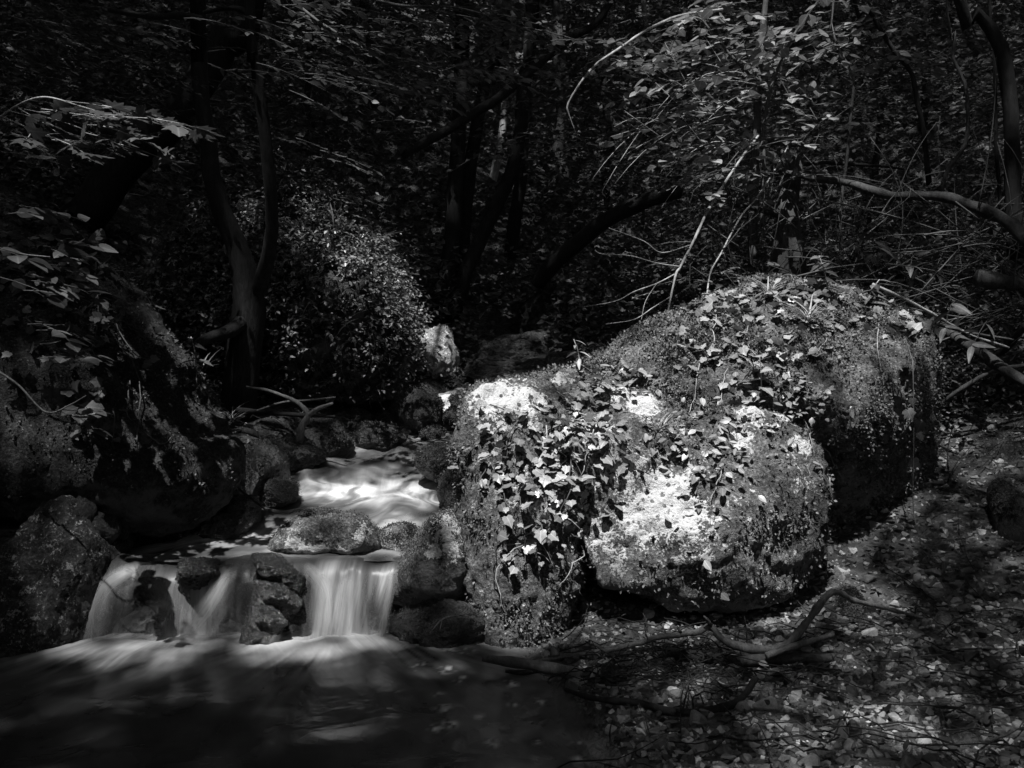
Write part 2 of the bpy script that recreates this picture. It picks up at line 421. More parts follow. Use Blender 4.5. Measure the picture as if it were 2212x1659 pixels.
def rock_px(name, label, X0, X1, Y0, Y1, d, mat, seed, depth=None, sub=6, cat='rock', group=None, sink=0.0, rot=None, **kw):
    """a rock filling the given outline seen at distance d; depth = its size away from the viewer"""
    V, F = rock_shape(seed, sub, **kw)
    a, b = P(X0, Y1, d), P(X1, Y0, d)
    w, h = b[0] - a[0], b[2] - a[2]
    if depth is None: depth = max(w * .8, h * .7)
    if rot is not None:
        cs, sn = math.cos(rot), math.sin(rot); V = np.column_stack([V[:, 0] * cs - V[:, 2] * sn, V[:, 1], V[:, 0] * sn + V[:, 2] * cs])
    lo, hi = V.min(0), V.max(0)
    V = (V - (lo + hi) / 2) / (hi - lo) * np.array([w, depth, h + sink])
    base = np.array([(a[0] + b[0]) / 2, d + depth * .25, a[2] - sink])
    V[:, 2] += (h + sink) / 2
    o = link(name, make_mesh(name, V, [F], M[mat] if isinstance(mat, str) else mat)); o.location = base
    tag(o, label, cat, group)
    ROCKS.append((o, V + base, F))
    return o
ROCKS = []
def hull_rock(chunks, voxel, smooth_n=6, rough=.05, freq=2.0, seed=1, fine=.012):
    """convex lumps fused into one boulder, weathered"""
    bm = bmesh.new()
    for ch in chunks:
        vs = [bm.verts.new(p) for p in ch]
        g = bmesh.ops.convex_hull(bm, input=vs)
        bmesh.ops.delete(bm, geom=list({e for e in g['geom_interior'] + g['geom_unused'] if isinstance(e, bmesh.types.BMVert)}), context='VERTS')
    bmesh.ops.recalc_face_normals(bm, faces=bm.faces[:])
    me = bpy.data.meshes.new('lump'); bm.to_mesh(me); bm.free()
    o = bpy.data.objects.new('lump', me); COL.objects.link(o)
    md = o.modifiers.new('r', 'REMESH'); md.mode = 'VOXEL'; md.voxel_size = voxel
    ms = o.modifiers.new('s', 'SMOOTH'); ms.factor = .5; ms.iterations = smooth_n
    dg = bpy.context.evaluated_depsgraph_get(); dg.update()
    m2 = bpy.data.meshes.new_from_object(o.evaluated_get(dg))
    bpy.data.objects.remove(o); bpy.data.meshes.remove(me)
    V, N = mesh_np(m2)
    V = V + N * (rough * fbm(V, freq, 3, .5, seed) + rough * .55 * fbm(V, freq * 3.2, 3, .55, seed + 3, ridge=True) + fine * fbm(V, 18, 4, .6, seed + 7))[:, None]
    m2.vertices.foreach_set('co', V.astype(np.float32).ravel()); m2.update()
    m2.polygons.foreach_set('use_smooth', np.ones(len(m2.polygons), bool))
    return m2
def bvh_of(me):
    V, _ = mesh_np(me)
    return BVHTree.FromPolygons([tuple(v) for v in V], [tuple(p.vertices) for p in me.polygons])
def cast(b, X, Y):
    r = ray(X, Y); h = b.ray_cast(Vector(EYE), Vector(r / np.linalg.norm(r)))
    return h[0], h[1]

# main boulder
A_ = PP((1010, 858, 4.98), (1055, 822, 5.05), (1150, 822, 5.2), (1235, 880, 5.1), (985, 960, 5.0), (985, 1100, 4.92), (1000, 1210, 4.86), (1035, 1320, 4.8), (1070, 1392, 4.74), (1130, 1395, 4.74), (1215, 1350, 4.82), (1245, 1230, 4.82), (1250, 1050, 4.84), (1110, 950, 4.86), (1090, 1240, 4.72), (1010, 850, 5.6), (1240, 800, 5.8), (1010, 1150, 5.6), (1250, 1250, 5.6))
C_ = PP((1585, 890, 5.1), (1650, 880, 5.12), (1720, 912, 5.08), (1775, 975, 5.02), (1790, 1060, 4.98), (1775, 1180, 4.93), (1700, 1285, 4.92), (1600, 1312, 4.86), (1450, 1312, 4.82), (1310, 1265, 4.82), (1262, 1170, 4.86), (1300, 1060, 4.92), (1380, 1000, 4.98), (1500, 965, 5.08), (1430, 1262, 4.75), (1600, 1268, 4.73), (1500, 1170, 4.72), (1660, 1060, 4.82), (1400, 920, 5.7), (1750, 950, 5.8), (1750, 1230, 5.7), (1320, 1230, 5.6))
B_ = PP((1235, 800, 5.5), (1330, 762, 5.75), (1440, 684, 5.9), (1560, 626, 6.0), (1650, 608, 6.0), (1780, 614, 6.05), (1880, 650, 6.1), (1985, 690, 6.1), (2028, 730, 6.1), (2022, 850, 6.1), (2008, 950, 6.0), (2010, 1020, 6.15), (1990, 1080, 6.15), (1950, 1150, 6.15), (1890, 1200, 6.1), (1800, 1230, 6.0), (1830, 900, 5.24), (1900, 880, 5.4), (1965, 770, 5.6), (1700, 730, 5.5), (1560, 760, 5.5), (1450, 860, 5.42), (1350, 870, 5.4), (1840, 970, 5.3), (1750, 860, 5.2), (1300, 800, 7.0), (1600, 650, 7.2), (1900, 690, 7.2), (1950, 1000, 7.1), (1300, 1000, 7.0), (1500, 1160, 6.3), (1750, 1170, 6.3), (1900, 1120, 6.6))
D_ = PP((1110, 850, 5.12), (1240, 803, 5.5), (1340, 790, 5.62), (1440, 850, 5.5), (1570, 880, 5.35), (1560, 935, 5.16), (1450, 985, 5.06), (1350, 1000, 4.98), (1245, 955, 4.90), (1225, 1080, 4.86), (1330, 1130, 4.90), (1400, 1100, 4.86), (1230, 1175, 4.92), (1320, 1180, 5.0), (1150, 1000, 5.7), (1500, 1150, 5.7))
bm_main = hull_rock([A_, B_, C_, D_], .0155, 6, .055, 1.9, 3, .030)
BV_MAIN = bvh_of(bm_main)
Vm, Nm = mesh_np(bm_main)
lich0 = -.02 + .50 * fbm(Vm, 2.4, 4, .55, 61) + .10 * (Vm[:, 2] < .9) - .12 * (Vm[:, 1] > 5.4); lich = lich0.copy()
for X, Y, rx, w in [(1060, 850, .17, 1), (1130, 860, .16, .9), (1215, 815, .10, .8), (1330, 850, .14, .85), (1390, 870, .13, 1.0), (1280, 930, .16, .75), (1330, 960, .12, .7),
                    (1440, 1065, .17, 1.15), (1400, 1110, .16, 1.05), (1480, 1110, .13, 1.0), (1350, 1010, .15, .8), (1500, 1010, .1, .5), (1620, 890, .10, .85), (1700, 905, .09, .8), (1600, 945, .12, .7), (1735, 960, .10, .8), (1300, 1160, .13, .6),
                    (1740, 1040, .1, .55), (1500, 1190, .16, .55), (1330, 1210, .12, .5), (1640, 1200, .2, .3), (1700, 1270, .12, .3), (1130, 1280, .14, .25), (1440, 720, .12, .35), (1900, 690, .1, .25), (1980, 700, .1, .4), (1360, 780, .12, .3), (1600, 1090, .15, .3)]:
    h = cast(BV_MAIN, X, Y)[0]
    if h is None: continue
    dd = np.linalg.norm(Vm - np.array(h), axis=1)
    lich = np.maximum(lich, lich0 + (w - lich0) * np.exp(-(dd / (rx * .84)) ** 2))
at = bm_main.attributes.new('lichen', 'FLOAT', 'POINT'); at.data.foreach_set('value', lich.astype(np.float32))
bm_main.materials.append(M['boulder'])
boulder = tag(link('boulder', bm_main), 'huge sunlit boulder with white lichen, moss and trailing ivy beside the stream', 'boulder')

# left boulder, dark
L1_ = PP((-120, 470, 5.5), (60, 450, 5.9), (150, 500, 5.8), (250, 590, 5.7), (340, 690, 5.6), (430, 800, 5.55), (495, 900, 5.5), (515, 960, 5.45), (512, 1010, 5.42), (470, 1080, 5.35), (400, 1135, 5.3), (300, 1160, 5.25), (220, 1150, 5.2), (-120, 1100, 4.9), (-100, 700, 4.9), (150, 800, 4.95), (300, 900, 5.05), (420, 980, 5.15), (200, 1050, 4.95), (-200, 500, 7), (200, 560, 7), (430, 850, 6.6), (-200, 1000, 7), (420, 1000, 6.4), (100, 620, 5.2))
bm_left = hull_rock([L1_], .03, 5, .09, 1.7, 12, .016)
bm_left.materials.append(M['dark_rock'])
BV_LEFT = bvh_of(bm_left)
left_boulder = tag(link('boulder', bm_left), 'big dark leaning boulder hung with ivy at the left bank', 'boulder')

# ivy mound in the middle distance
M1_ = PP((400, 560, 7.9), (470, 470, 8.1), (560, 430, 8.2), (640, 410, 8.2), (700, 430, 8.2), (760, 490, 8.1), (812, 560, 8.0), (842, 650, 7.9), (858, 740, 7.9), (858, 810, 7.8), (830, 865, 7.7), (720, 870, 7.6), (600, 860, 7.6), (560, 700, 7.5), (640, 560, 7.6), (760, 640, 7.5), (800, 760, 7.45), (680, 760, 7.35), (380, 800, 8.2), (330, 640, 8.4), (500, 560, 10), (800, 560, 9.6), (850, 800, 9.2), (350, 800, 9.5), (480, 640, 7.7))
bm_mound = hull_rock([M1_], .04, 3, .20, 1.6, 21, .03)
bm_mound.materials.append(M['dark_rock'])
BV_MOUND = bvh_of(bm_mound)
mound = tag(link('boulder', bm_mound), 'rounded boulder buried under small leaved ivy behind the twin trunks', 'boulder')

rock_px('boulder', 'pale topped small boulder at the foot of the ivy covered mound', 868, 996, 698, 842, 9.8, 'pale_rock', 43, depth=.7, cat='boulder', sink=.15, rough=.10, planes=22, soft=.06)
rock_px('boulder', 'low dark boulder with slanting cracks where the stream emerges', 998, 1245, 712, 812, 9.6, 'back_rock', 44, depth=1.2, cat='boulder', sink=.2, strata=.03, rough=.14)
rock_px('boulder', 'broad black boulder under bushes, farthest up the stream', 1085, 1292, 612, 775, 11.0, 'dark_rock', 47, depth=1.6, cat='boulder', sink=.2, rough=.12)
rock_px('boulder', 'small round boulder between the stream head and the sunlit boulder', 1178, 1275, 757, 806, 9.0, 'back_rock', 48, depth=.5, cat='boulder', sink=.1)
rock_px('boulder', 'pointed grey rock below the leaning dark log', 1215, 1300, 540, 640, 12.5, 'back_rock', 49, depth=.7, cat='boulder', sink=.1)
# rocks of the stream
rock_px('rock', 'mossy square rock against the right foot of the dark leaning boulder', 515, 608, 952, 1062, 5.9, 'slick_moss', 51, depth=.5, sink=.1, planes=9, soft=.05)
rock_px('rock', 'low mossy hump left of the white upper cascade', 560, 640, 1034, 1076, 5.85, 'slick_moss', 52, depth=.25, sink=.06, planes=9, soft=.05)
def rock_hull(label, out, d, depth, mat, seed, bulge=.5, voxel=.012, pale=()):
    """a rock with a drawn outline, thicker in the middle"""
    c = np.mean([(x, y) for x, y in out], 0); pts = []
    for x, y in out:
        pts.append(P(x, y, d))
        for u, dd in ((.62, -depth * bulge), (.8, depth * .5), (.5, depth)): pts.append(P(c[0] + (x - c[0]) * u, c[1] + (y - c[1]) * u, d + dd))
    me = hull_rock([pts], voxel, 3, .022, 5.0, seed, .014); me.materials.append(M[mat])
    if pale:
        V, _ = mesh_np(me); a = np.full(len(V), -.1)
        for X, Y, r in pale: a = np.maximum(a, 1.15 * np.exp(-((V[:, 0] - P(X, Y, d)[0]) ** 2 + (V[:, 2] - P(X, Y, d)[2]) ** 2) / r ** 2))
        at = me.attributes.new('lichen', 'FLOAT', 'POINT'); at.data.foreach_set('value', a.astype(np.float32))
    o = tag(link('rock', me), label, 'rock'); V, _ = mesh_np(me); ROCKS.append((o, V, None)); return o
rock_hull('flat mossy rock dividing the stream above the falls', [(566, 1195), (590, 1150), (640, 1116), (700, 1104), (765, 1112), (812, 1138), (828, 1180), (800, 1206), (700, 1212), (590, 1214)], 5.24, .3, 'boulder', 53, pale=[(650, 1172, .06), (700, 1180, .06), (745, 1188, .05), (790, 1145, .04)])
rock_px('rock', 'small wet pale rock between the dividing rock and the mossy pyramid', 795, 908, 1132, 1206, 5.25, 'pale_rock', 54, depth=.35, sink=.06)
rock_hull('mossy pyramid rock leaning on the sunlit boulder beside the falls', [(846, 1290), (856, 1235), (895, 1165), (940, 1112), (972, 1096), (1005, 1130), (1030, 1230), (1020, 1300), (960, 1320), (890, 1312)], 4.95, .32, 'boulder', 55, pale=[(965, 1130, .07), (985, 1170, .06), (940, 1175, .04)])
rock_px('rock', 'sloping black mossy rock at pool edge under the pyramid rock', 832, 1110, 1290, 1420, 4.80, 'slick_moss', 56, depth=.6, sink=.1, rot=.2, planes=8, soft=.06, rough=.16)
rock_px('rock', 'wet rock nose poking through the left waterfall', 362, 474, 1206, 1290, 4.86, 'wet_rock', 57, depth=.3, rough=.2, planes=9, soft=.05)
sl = []
for q, d in (([(545, 1198), (598, 1198), (660, 1248), (646, 1282), (566, 1246)], 4.80), ([(556, 1254), (606, 1262), (652, 1298), (640, 1322), (556, 1300)], 4.77), ([(546, 1304), (600, 1316), (622, 1346), (592, 1370), (538, 1352)], 4.75), ([(528, 1358), (590, 1372), (578, 1404), (530, 1415), (512, 1392)], 4.73)):
    sl.append([p for x, y in q for p in (P(x, y, d), P(x, y, d + .22))] + [P(np.mean([a_[0] for a_ in q]), np.mean([a_[1] for a_ in q]) - 6, d - .05)])
sl.append(PP((550, 1230, 4.86), (620, 1260, 4.86), (600, 1390, 4.86), (530, 1390, 4.86), (560, 1240, 5.1), (610, 1390, 5.1)))
me = hull_rock(sl, .0085, 2, .014, 9.0, 58, .012); me.materials.append(M['wet_rock'])
tag(link('rock', me), 'layered glistening rock standing between the two waterfalls', 'rock')
rock_px('rock', 'dark mossy rock beside the cascade, below the boulder edge', 893, 985, 962, 1026, 6.3, 'moss_rock', 59, depth=.4, sink=.08)
rock_px('rock', 'smooth sloping rock sheeted with water beside the cascade foot', 940, 1030, 1010, 1090, 5.9, 'slick_moss', 60, depth=.5, sink=.05)
rock_px('rock', 'spotted lichen boulder at the left edge of the lower pool', -60, 218, 1085, 1420, 4.72, mat_rock('spotted_rock', rock=.15, moss=.03, moss_amt=.64, lich=.26, lich_v=.26), 61, depth=.9, sink=.15, rough=.1)
for k, (a, b, c, e, l) in enumerate([(130, 205, 1068, 1140, 'dark peaked stone, tallest of the row on the spotted boulder'), (165, 252, 1105, 1165, 'long grey stone at the right end of the row on the spotted boulder'), (52, 92, 1078, 1115, 'small round stone at the left of the stone row'), (85, 120, 1076, 1108, 'dark round stone second in the row from the left'), (110, 148, 1095, 1130, 'grey stone wedged below the peaked stone'), (228, 275, 1110, 1150, 'dark wedge stone near the still shelf water'), (232, 282, 1140, 1182, 'wet glinting stone lowest of the row, by the water')]):
    rock_px('stone', l, a, b, c, e, 4.95 + .03 * k, 'dark_rock', 70 + k, depth=.16, sub=4, cat='stone', group='stones in a row on the left rock', sink=.05, planes=10, soft=.07)
for k, (a, b, c, e, d, mt, l) in enumerate([
        (405, 545, 1075, 1150, 5.45, 'wet_rock', 'black wet rock under the dark leaning boulder at the water'),
        (858, 958, 836, 925, 7.6, 'moss_rock', 'glistening stepped rock the upper stream slides around'),
        (968, 1016, 853, 876, 8.2, 'moss_rock', 'round moss cushion stone in the upper stream'),
        (952, 1000, 880, 905, 7.6, 'moss_rock', 'little black mossy stone in midstream under the moss cushion'),
        (905, 960, 925, 945, 7.4, 'moss_rock', 'flat dark stone breaking the little upper pool'),
        (640, 760, 905, 985, 6.9, 'moss_rock', 'mossy slab on the left bank behind the forked stick'),
        (740, 880, 915, 965, 7.2, 'moss_rock', 'long low slab at the far edge of the upper pool'),
        (700, 800, 880, 925, 7.6, 'back_rock', 'grey slab lying below the ivy mound'),
        (780, 880, 865, 915, 7.9, 'moss_rock', 'dark slab at the corner of the ivy mound'),
        (530, 640, 905, 955, 6.9, 'back_rock', 'pale streaked slab behind the mossy square rock'),
        (590, 700, 945, 990, 6.55, 'moss_rock', 'moss patch stone under the forked stick')]):
    rock_px('rock', l, a, b, c, e, d, 'slick_moss' if mt == 'moss_rock' else mt, 90 + k, depth=.45, sub=5, sink=.1, rough=.15, strata=.04, planes=9, soft=.05)
for k, (a, b, c, e, d, mt, l) in enumerate([
        (2040, 2230, 1140, 1190, 5.6, 'back_rock', 'thin flat ledge slab right of the hanging vine'),
        (2080, 2215, 1195, 1262, 5.25, 'back_rock', 'square cut block under the ledge slab'),
        (2095, 2260, 950, 1085, 6.2, 'dark_rock', 'dark rounded rock by the right gravel slope'),
        (2160, 2240, 1040, 1180, 5.4, 'dark_rock', 'dark upright rock at the frame edge above the ledge slab'),
        (1815, 1880, 1280, 1345, 4.85, 'moss_rock', 'mossy pale stone under the crook of the driftwood'),
        (1925, 2000, 1160, 1200, 5.7, 'dark_rock', 'dark stone tucked beneath the right foot of the sunlit boulder')]):
    rock_px('rock', l, a, b, c, e, d, mt, 120 + k, depth=.4, sub=4, sink=.1, rough=.1, strata=.05, planes=10)
# the ledge the water falls over
le = []
for k in range(9):
    V, F = rock_shape(200 + k, 4, rough=.16)
    X = 190 + k * 78; p = P(X, 1300, 5.12)
    V = V / (V.max(0) - V.min(0)) * np.array([.42, .36, .46]) + np.array([p[0], 5.09 + .03 * (k % 3), .03]); le.append((V, [], F))
V, F = join(le)
tag(link('rock_ledge', make_mesh('rock_ledge', V, F, M['wet_rock'])), 'black rock ledge behind the waterfalls', 'rock')

# ------------------------------------------------------------------ water
def strip(stations, ns, nt, wob=.0, seed=0, foamf=None):
    L = np.array([s[0] for s in stations]); R = np.array([s[1] for s in stations]); fo = np.array([s[2] for s in stations])
    l = catmull(L, ns, fo); r = catmull(R, ns, fo)
    t = np.linspace(0, 1, nt)[None, :, None]
    V = l[:, None, :3] * (1 - t) + r[:, None, :3] * t
    foam = np.repeat(l[:, 3][:, None], nt, 1)
    s = np.concatenate([[0], np.cumsum(np.linalg.norm(np.diff((l[:, :3] + r[:, :3]) / 2, axis=0), axis=1))])
    wid = np.linalg.norm(r[:, :3] - l[:, :3], axis=1).mean()
    U = np.stack([np.repeat(np.linspace(0, 1, nt)[None] * wid, ns, 0), np.repeat(s[:, None], nt, 1)], -1)
    V = V.reshape(-1, 3); foam = foam.ravel(); U = U.reshape(-1, 2)
    if wob: V[:, 2] += wob * fbm(np.column_stack([U[:, 0] * 5, U[:, 1] * 2, 0 * U[:, 0] + seed]), 1, 3, s=seed)
    i = np.arange(ns - 1)[:, None] * nt; j = np.arange(nt - 1)[None]
    F = np.stack([i + j + 1, i + j, i + nt + j, i + nt + j + 1], -1).reshape(-1, 4)
    if foamf: foam = foamf(V, U, foam)
    return V, F, U, foam
def px(V):
    """sight coordinates of points (used to set where the white water lies)"""
    D = V - EYE; f = D[:, 1] * CP - D[:, 2] * SP; u = D[:, 1] * SP + D[:, 2] * CP
    return 1106 + FPX * D[:, 0] / f, 829.5 - FPX * u / f
def spot3(V, X, Y, d, rx, ry):
    c = P(X, Y, d); return np.exp(-((V[:, 0] - c[0]) / rx) ** 2 - ((V[:, 1] - c[1]) / ry) ** 2)
st = lambda Xl, Xr, Y, d, f, Y2=None: (P(Xl, Y, d), P(Xr, Y2 or Y, d), f)
upper = [st(1030, 1110, 815, 10.4, .15), st(985, 1085, 832, 9.6, .3), st(945, 1065, 858, 8.95, .7), st(930, 1020, 893, 8.4, .6), st(885, 985, 922, 7.95, .3), st(830, 990, 942, 7.55, .30), st(680, 1000, 960, 7.2, .20),
         st(590, 985, 992, 6.85, .20), st(585, 975, 1030, 6.5, .26), st(600, 965, 1066, 6.2, .42), st(560, 1010, 1084, 6.02, .42), st(470, 1010, 1103, 5.82, .18), st(425, 1000, 1118, 5.68, .26), st(400, 985, 1150, 5.46, .4), st(300, 930, 1170, 5.32, .34), st(205, 900, 1192, 5.16, .16), st(172, 880, 1207, 5.04, .08), st(172, 872, 1216, 4.985, .10)]
def up_foam(V, U, f):
    f = f + .55 * spot3(V, 780, 1075, 6.2, .45, .16) * 1.0
    f = f + .35 * spot3(V, 690, 1060, 6.3, .18, .12) + .3 * spot3(V, 860, 1030, 6.5, .15, .2)
    f = f + .25 * spot3(V, 880, 1125, 5.6, .25, .1) + .2 * spot3(V, 470, 1140, 5.5, .2, .1)
    wp = fbm(V, 2.6, 3, s=5); w2 = fbm(V + 7, 2.6, 3, s=6)
    e = fbm(np.column_stack([U[:, 0] * 5.5 + 2.2 * wp, U[:, 1] * 2.4 + 1.4 * w2, 0 * wp]), 1, 4, .55, s=7)
    e2 = fbm(np.column_stack([U[:, 0] * 15 + 2.6 * wp, U[:, 1] * 2.0 + 1.0 * w2, 0 * wp]), 1, 3, .55, s=9)
    return np.clip(f * (.25 + 1.5 * sstep(-.45, .55, e + .45 * e2)), 0, 1)
V, F, U, foam = strip(upper, 300, 120, .05, 2, up_foam)
stream = link('stream_water', make_mesh('stream_water', V, [F], M['water'], attrs={'foam': foam, 'clear': 0 * foam}, uv=U), kind='structure')
def curtain(name, Xl, Xr, base_f, ff, off, seed, edge=0.0):
    S = []
    for d, z, f in [(5.07, .350, .03), (5.02, .346, .06), (4.975, .335, .22), (4.935, .30, .5), (4.90, .23, .6), (4.875, .14, .58), (4.855, .05, .62), (4.84, -.03, .85)]:
        d -= off; xl = (Xl - 1106) / FPX * 5.0; xr = (Xr - 1106) / FPX * 5.0 - edge * (1 - z / .35)
        S.append((np.array([xl, d, z]), np.array([xr, d, z]), f * base_f))
    V, F, U, foam = strip(S, 70, 130, 0, seed)
    fall = sstep(.35, .22, V[:, 2]); lump = fbm(np.column_stack([V[:, 0] * 4.5, V[:, 2] * 1.2, 0 * V[:, 0] + seed]), 1, 3, s=seed)
    V[:, 1] += lump * (.02 + .06 * fall)
    V[:, 2] += (.25 + .75 * (1 - fall)) * .034 * fbm(np.column_stack([V[:, 0] * 6, V[:, 1] * 2, 0 * V[:, 0]]), 1, 3, s=seed + 1)
    gapn = sstep(-.55, .05, fbm(np.column_stack([V[:, 0] * 13, V[:, 2] * 1.3, 0 * V[:, 0] + 3]), 1, 3, s=seed + 2))
    foam = np.clip(ff(V, U, foam) * (1 + .7 * lump) * (.3 + .7 * gapn), 0, 1)
    link(name, make_mesh(name, V, [F], M['fall'], attrs={'foam': foam, 'clear': np.clip(.96 - foam * .8 - (1 - fall) * .7, 0, 1)}, uv=U), stream)
def ribbon(pts, w, f, seed, spread=1.6):
    """a strand of white water running down over the ledge"""
    Q = catmull(PP(*pts), 26); t = np.linspace(0, 1, 26); wd = w / FPX * 4.85 * (.6 + (spread - .6) * t)
    T = np.gradient(Q, axis=0); sd = nrm(np.cross(T, [0, -1, .25])); k = np.linspace(-1, 1, 15)
    V = (Q[:, None] + sd[:, None] * (wd[:, None, None] * .5 * k[None, :, None]) - np.array([0, 1, 0]) * (.03 * (1 - k[None, :, None] ** 2))).reshape(-1, 3)
    s_ = np.concatenate([[0], np.cumsum(np.linalg.norm(np.diff(Q, axis=0), axis=1))])
    U = np.stack([np.repeat((k * wd[:, None] * .5).reshape(26, 15), 1, 0) + seed, np.repeat(s_[:, None], 15, 1)], -1).reshape(-1, 2)
    foam = f * ((1 - k ** 2) ** 1.3)[None] * (sstep(0, .3, t) * (1 - .55 * t))[:, None]
    foam = foam.ravel() * (1 + .7 * fbm(np.column_stack([U[:, 0] * 22, U[:, 1] * 3, 0 * U[:, 0] + seed]), 1, 3, s=seed))
    i = np.arange(25)[:, None] * 15; j = np.arange(14)[None]; F = np.stack([i + j, i + j + 1, i + 15 + j + 1, i + 15 + j], -1).reshape(-1, 4)
    foam = np.clip(foam, 0, 1)
    link('strand', make_mesh('strand', V, [F], M['fall'], attrs={'foam': foam, 'clear': np.full(len(foam), 1.0)}, uv=U), stream)
def bx(v, c, w): return np.exp(-((v - c) / w) ** 2)
def ff_left(V, U, f):
    X, Y = px(V)
    g = .50 + .55 * bx(X, 240, 50) * bx(Y, 1255, 45) - .55 * bx(X, 305, 42) * bx(Y, 1312, 60) - .25 * bx(X, 215, 30) * bx(Y, 1340, 40) + .15 * bx(X, 400, 40) * bx(Y, 1350, 60) + .3 * bx(X, 475, 30) * bx(Y, 1250, 50) + .7 * bx(Y, 1408, 30) * bx(X, 305, 70)
    return f * g * (1 + 1.1 * fbm(np.column_stack([V[:, 0] * 8, V[:, 2] * 2.2, 0 * V[:, 0]]), 1, 4, s=8)) * sstep(176, 215, X) * (1 - .6 * sstep(500, 555, X))
def ff_right(V, U, f):
    X, Y = px(V)
    g = .72 + .35 * bx(X, 735, 60) + .2 * bx(X, 820, 22) - .5 * bx(X, 640, 25) * bx(Y, 1370, 45) - .25 * bx(X, 800, 14) + .35 * bx(Y, 1400, 24)
    return f * g * (1 + .9 * fbm(np.column_stack([V[:, 0] * 10, V[:, 2] * 2.0, 0 * V[:, 0]]), 1, 4, s=18)) * (1 - sstep(.86, 1.0, U[:, 0] / U[:, 0].max()) * .6)
curtain('waterfall', 176, 565, .62, ff_left, .02, 3)
curtain('waterfall', 600, 872, .80, ff_right, .03, 6, .09)
for k, (p, w, f, sp) in enumerate([
        ([(520, 1214, 4.93), (490, 1255, 4.86), (450, 1320, 4.80), (385, 1402, 4.74)], 40, .6, 2.4), ([(340, 1226, 4.93), (270, 1240, 4.88), (225, 1285, 4.84), (205, 1390, 4.8)], 46, .55, 1.8), ([(640, 1216, 4.95), (675, 1240, 4.88), (700, 1290, 4.83), (705, 1400, 4.78)], 46, .6, 1.6),
        ([(850, 1214, 4.95), (846, 1250, 4.88), (835, 1320, 4.83), (818, 1400, 4.78)], 26, .7, 1.2), ([(760, 1218, 4.93), (752, 1260, 4.86), (742, 1330, 4.82), (735, 1400, 4.78)], 60, .5, 1.5), ([(640, 1300, 4.84), (612, 1330, 4.80), (590, 1365, 4.77), (575, 1402, 4.74)], 30, .35, 2.2),
        ([(500, 1290, 4.84), (470, 1350, 4.79), (440, 1375, 4.76), (380, 1405, 4.72)], 26, .35, 2.4), ([(480, 1100, 5.62), (460, 1130, 5.5), (425, 1152, 5.42), (390, 1170, 5.34)], 40, .5, 1.5), ([(560, 1108, 5.6), (540, 1125, 5.5), (500, 1150, 5.42), (470, 1170, 5.34)], 36, .45, 1.5), ([(900, 1108, 5.75), (880, 1125, 5.65), (850, 1145, 5.5), (830, 1160, 5.4)], 50, .5, 1.6)]):
    ribbon(p, w, f, k + 1, sp)
# lower pool
pxs = np.concatenate([np.linspace(-5, -2.3, 20), np.linspace(-2.28, 1.0, 240), np.linspace(1.05, 2, 8)]); pys = np.concatenate([np.linspace(-4, 3.0, 24), np.linspace(3.02, 5.0, 170)])
PX, PY = np.meshgrid(pxs, pys); V = np.stack([PX, PY, 0 * PX], -1).reshape(-1, 3)
feet = [(*P(310, 1400, 4.78)[:2], .40, .8), (*P(720, 1400, 4.78)[:2], .50, 1.0), (*P(450, 1400, 4.78)[:2], .30, .45)]
foam = np.zeros(len(V)); ang = np.zeros(len(V)); wsum = np.zeros(len(V)) + 1e-30; rad_ = np.zeros(len(V))
for fx, fy, w, a in feet:
    dx = V[:, 0] - fx; dy = fy - V[:, 1]
    oy = fy + .55; th = np.arctan2(dx, np.maximum(oy - V[:, 1], .02)); rr = np.hypot(dx, oy - V[:, 1])
    e = np.maximum(np.hypot(dx / 1.55, np.maximum(dy, dy * -3)), 0)
    k = a * (.8 * np.exp(-(e / (w * .36)) ** 1.1) + .26 * np.exp(-(e / (w * 1.5)) ** 1.6))
    stre = vnoise(np.column_stack([th * 16, rr * 1.3, 0 * th + w * 9]), 4) * .5 + vnoise(np.column_stack([th * 42, rr * 2.2, 0 * th + w * 3]), 6) * .35 + fbm(np.column_stack([V[:, 0], V[:, 1], 0 * th]), 7, 3, s=11) * .5
    foam = np.maximum(foam, np.clip(k * (1 + 1.7 * stre * sstep(.03, .4, e)), 0, 1))
    wt = np.exp(-(rr / .7) ** 2); ang += wt * th; rad_ += wt * rr; wsum += wt
foam *= sstep(-.95, -.80, -V[:, 0] * 0 - .82) * 1.0
for X, Y, s, a in [(905, 1440, .05, .35), (965, 1445, .05, .4), (985, 1475, .03, .45), (948, 1500, .03, .3), (960, 1528, .035, .5), (975, 1562, .035, .5), (943, 1572, .03, .45), (1035, 1545, .025, .3), (1105, 1480, .03, .55), (1108, 1520, .02, .4), (1170, 1515, .02, .45), (1060, 1605, .025, .35), (1080, 1678, .02, .4), (1105, 1680, .03, .45), (1192, 1674, .02, .35), (1160, 1602, .02, .25), (1245, 1605, .03, .2), (1068, 1613, .02, .35), (1000, 1465, .02, .35), (975, 1403, .05, .5), (1010, 1403, .05, .5), (1250, 1640, .02, .25)]:
    y = Y - 0; c = P(X, y, 1.0); dirn = c - EYE; c = EYE + dirn * (-1.45 / dirn[2])
    wob = 1 + .9 * fbm(V * np.array([1, .6, 1]), 38, 3, s=int(X))
    foam = np.maximum(foam, 2.4 * a * np.exp(-(((V[:, 0] - c[0]) / s) ** 2 + ((V[:, 1] - c[1]) / (s * 1.5)) ** 2) * 1.6) * np.clip(wob, 0, 2) * sstep(-.25, .25, fbm(V * np.array([1, .5, 1]), 60, 2, s=int(X) + 1)))
V[:, 2] += .012 * fbm(V, 2.6, 2, s=3) * sstep(1.0, 2.5, V[:, 1]) + .03 * np.clip(foam, 0, 1) * sstep(4.45, 4.85, V[:, 1]) * (.6 + .9 * fbm(V, 8, 3, s=44))
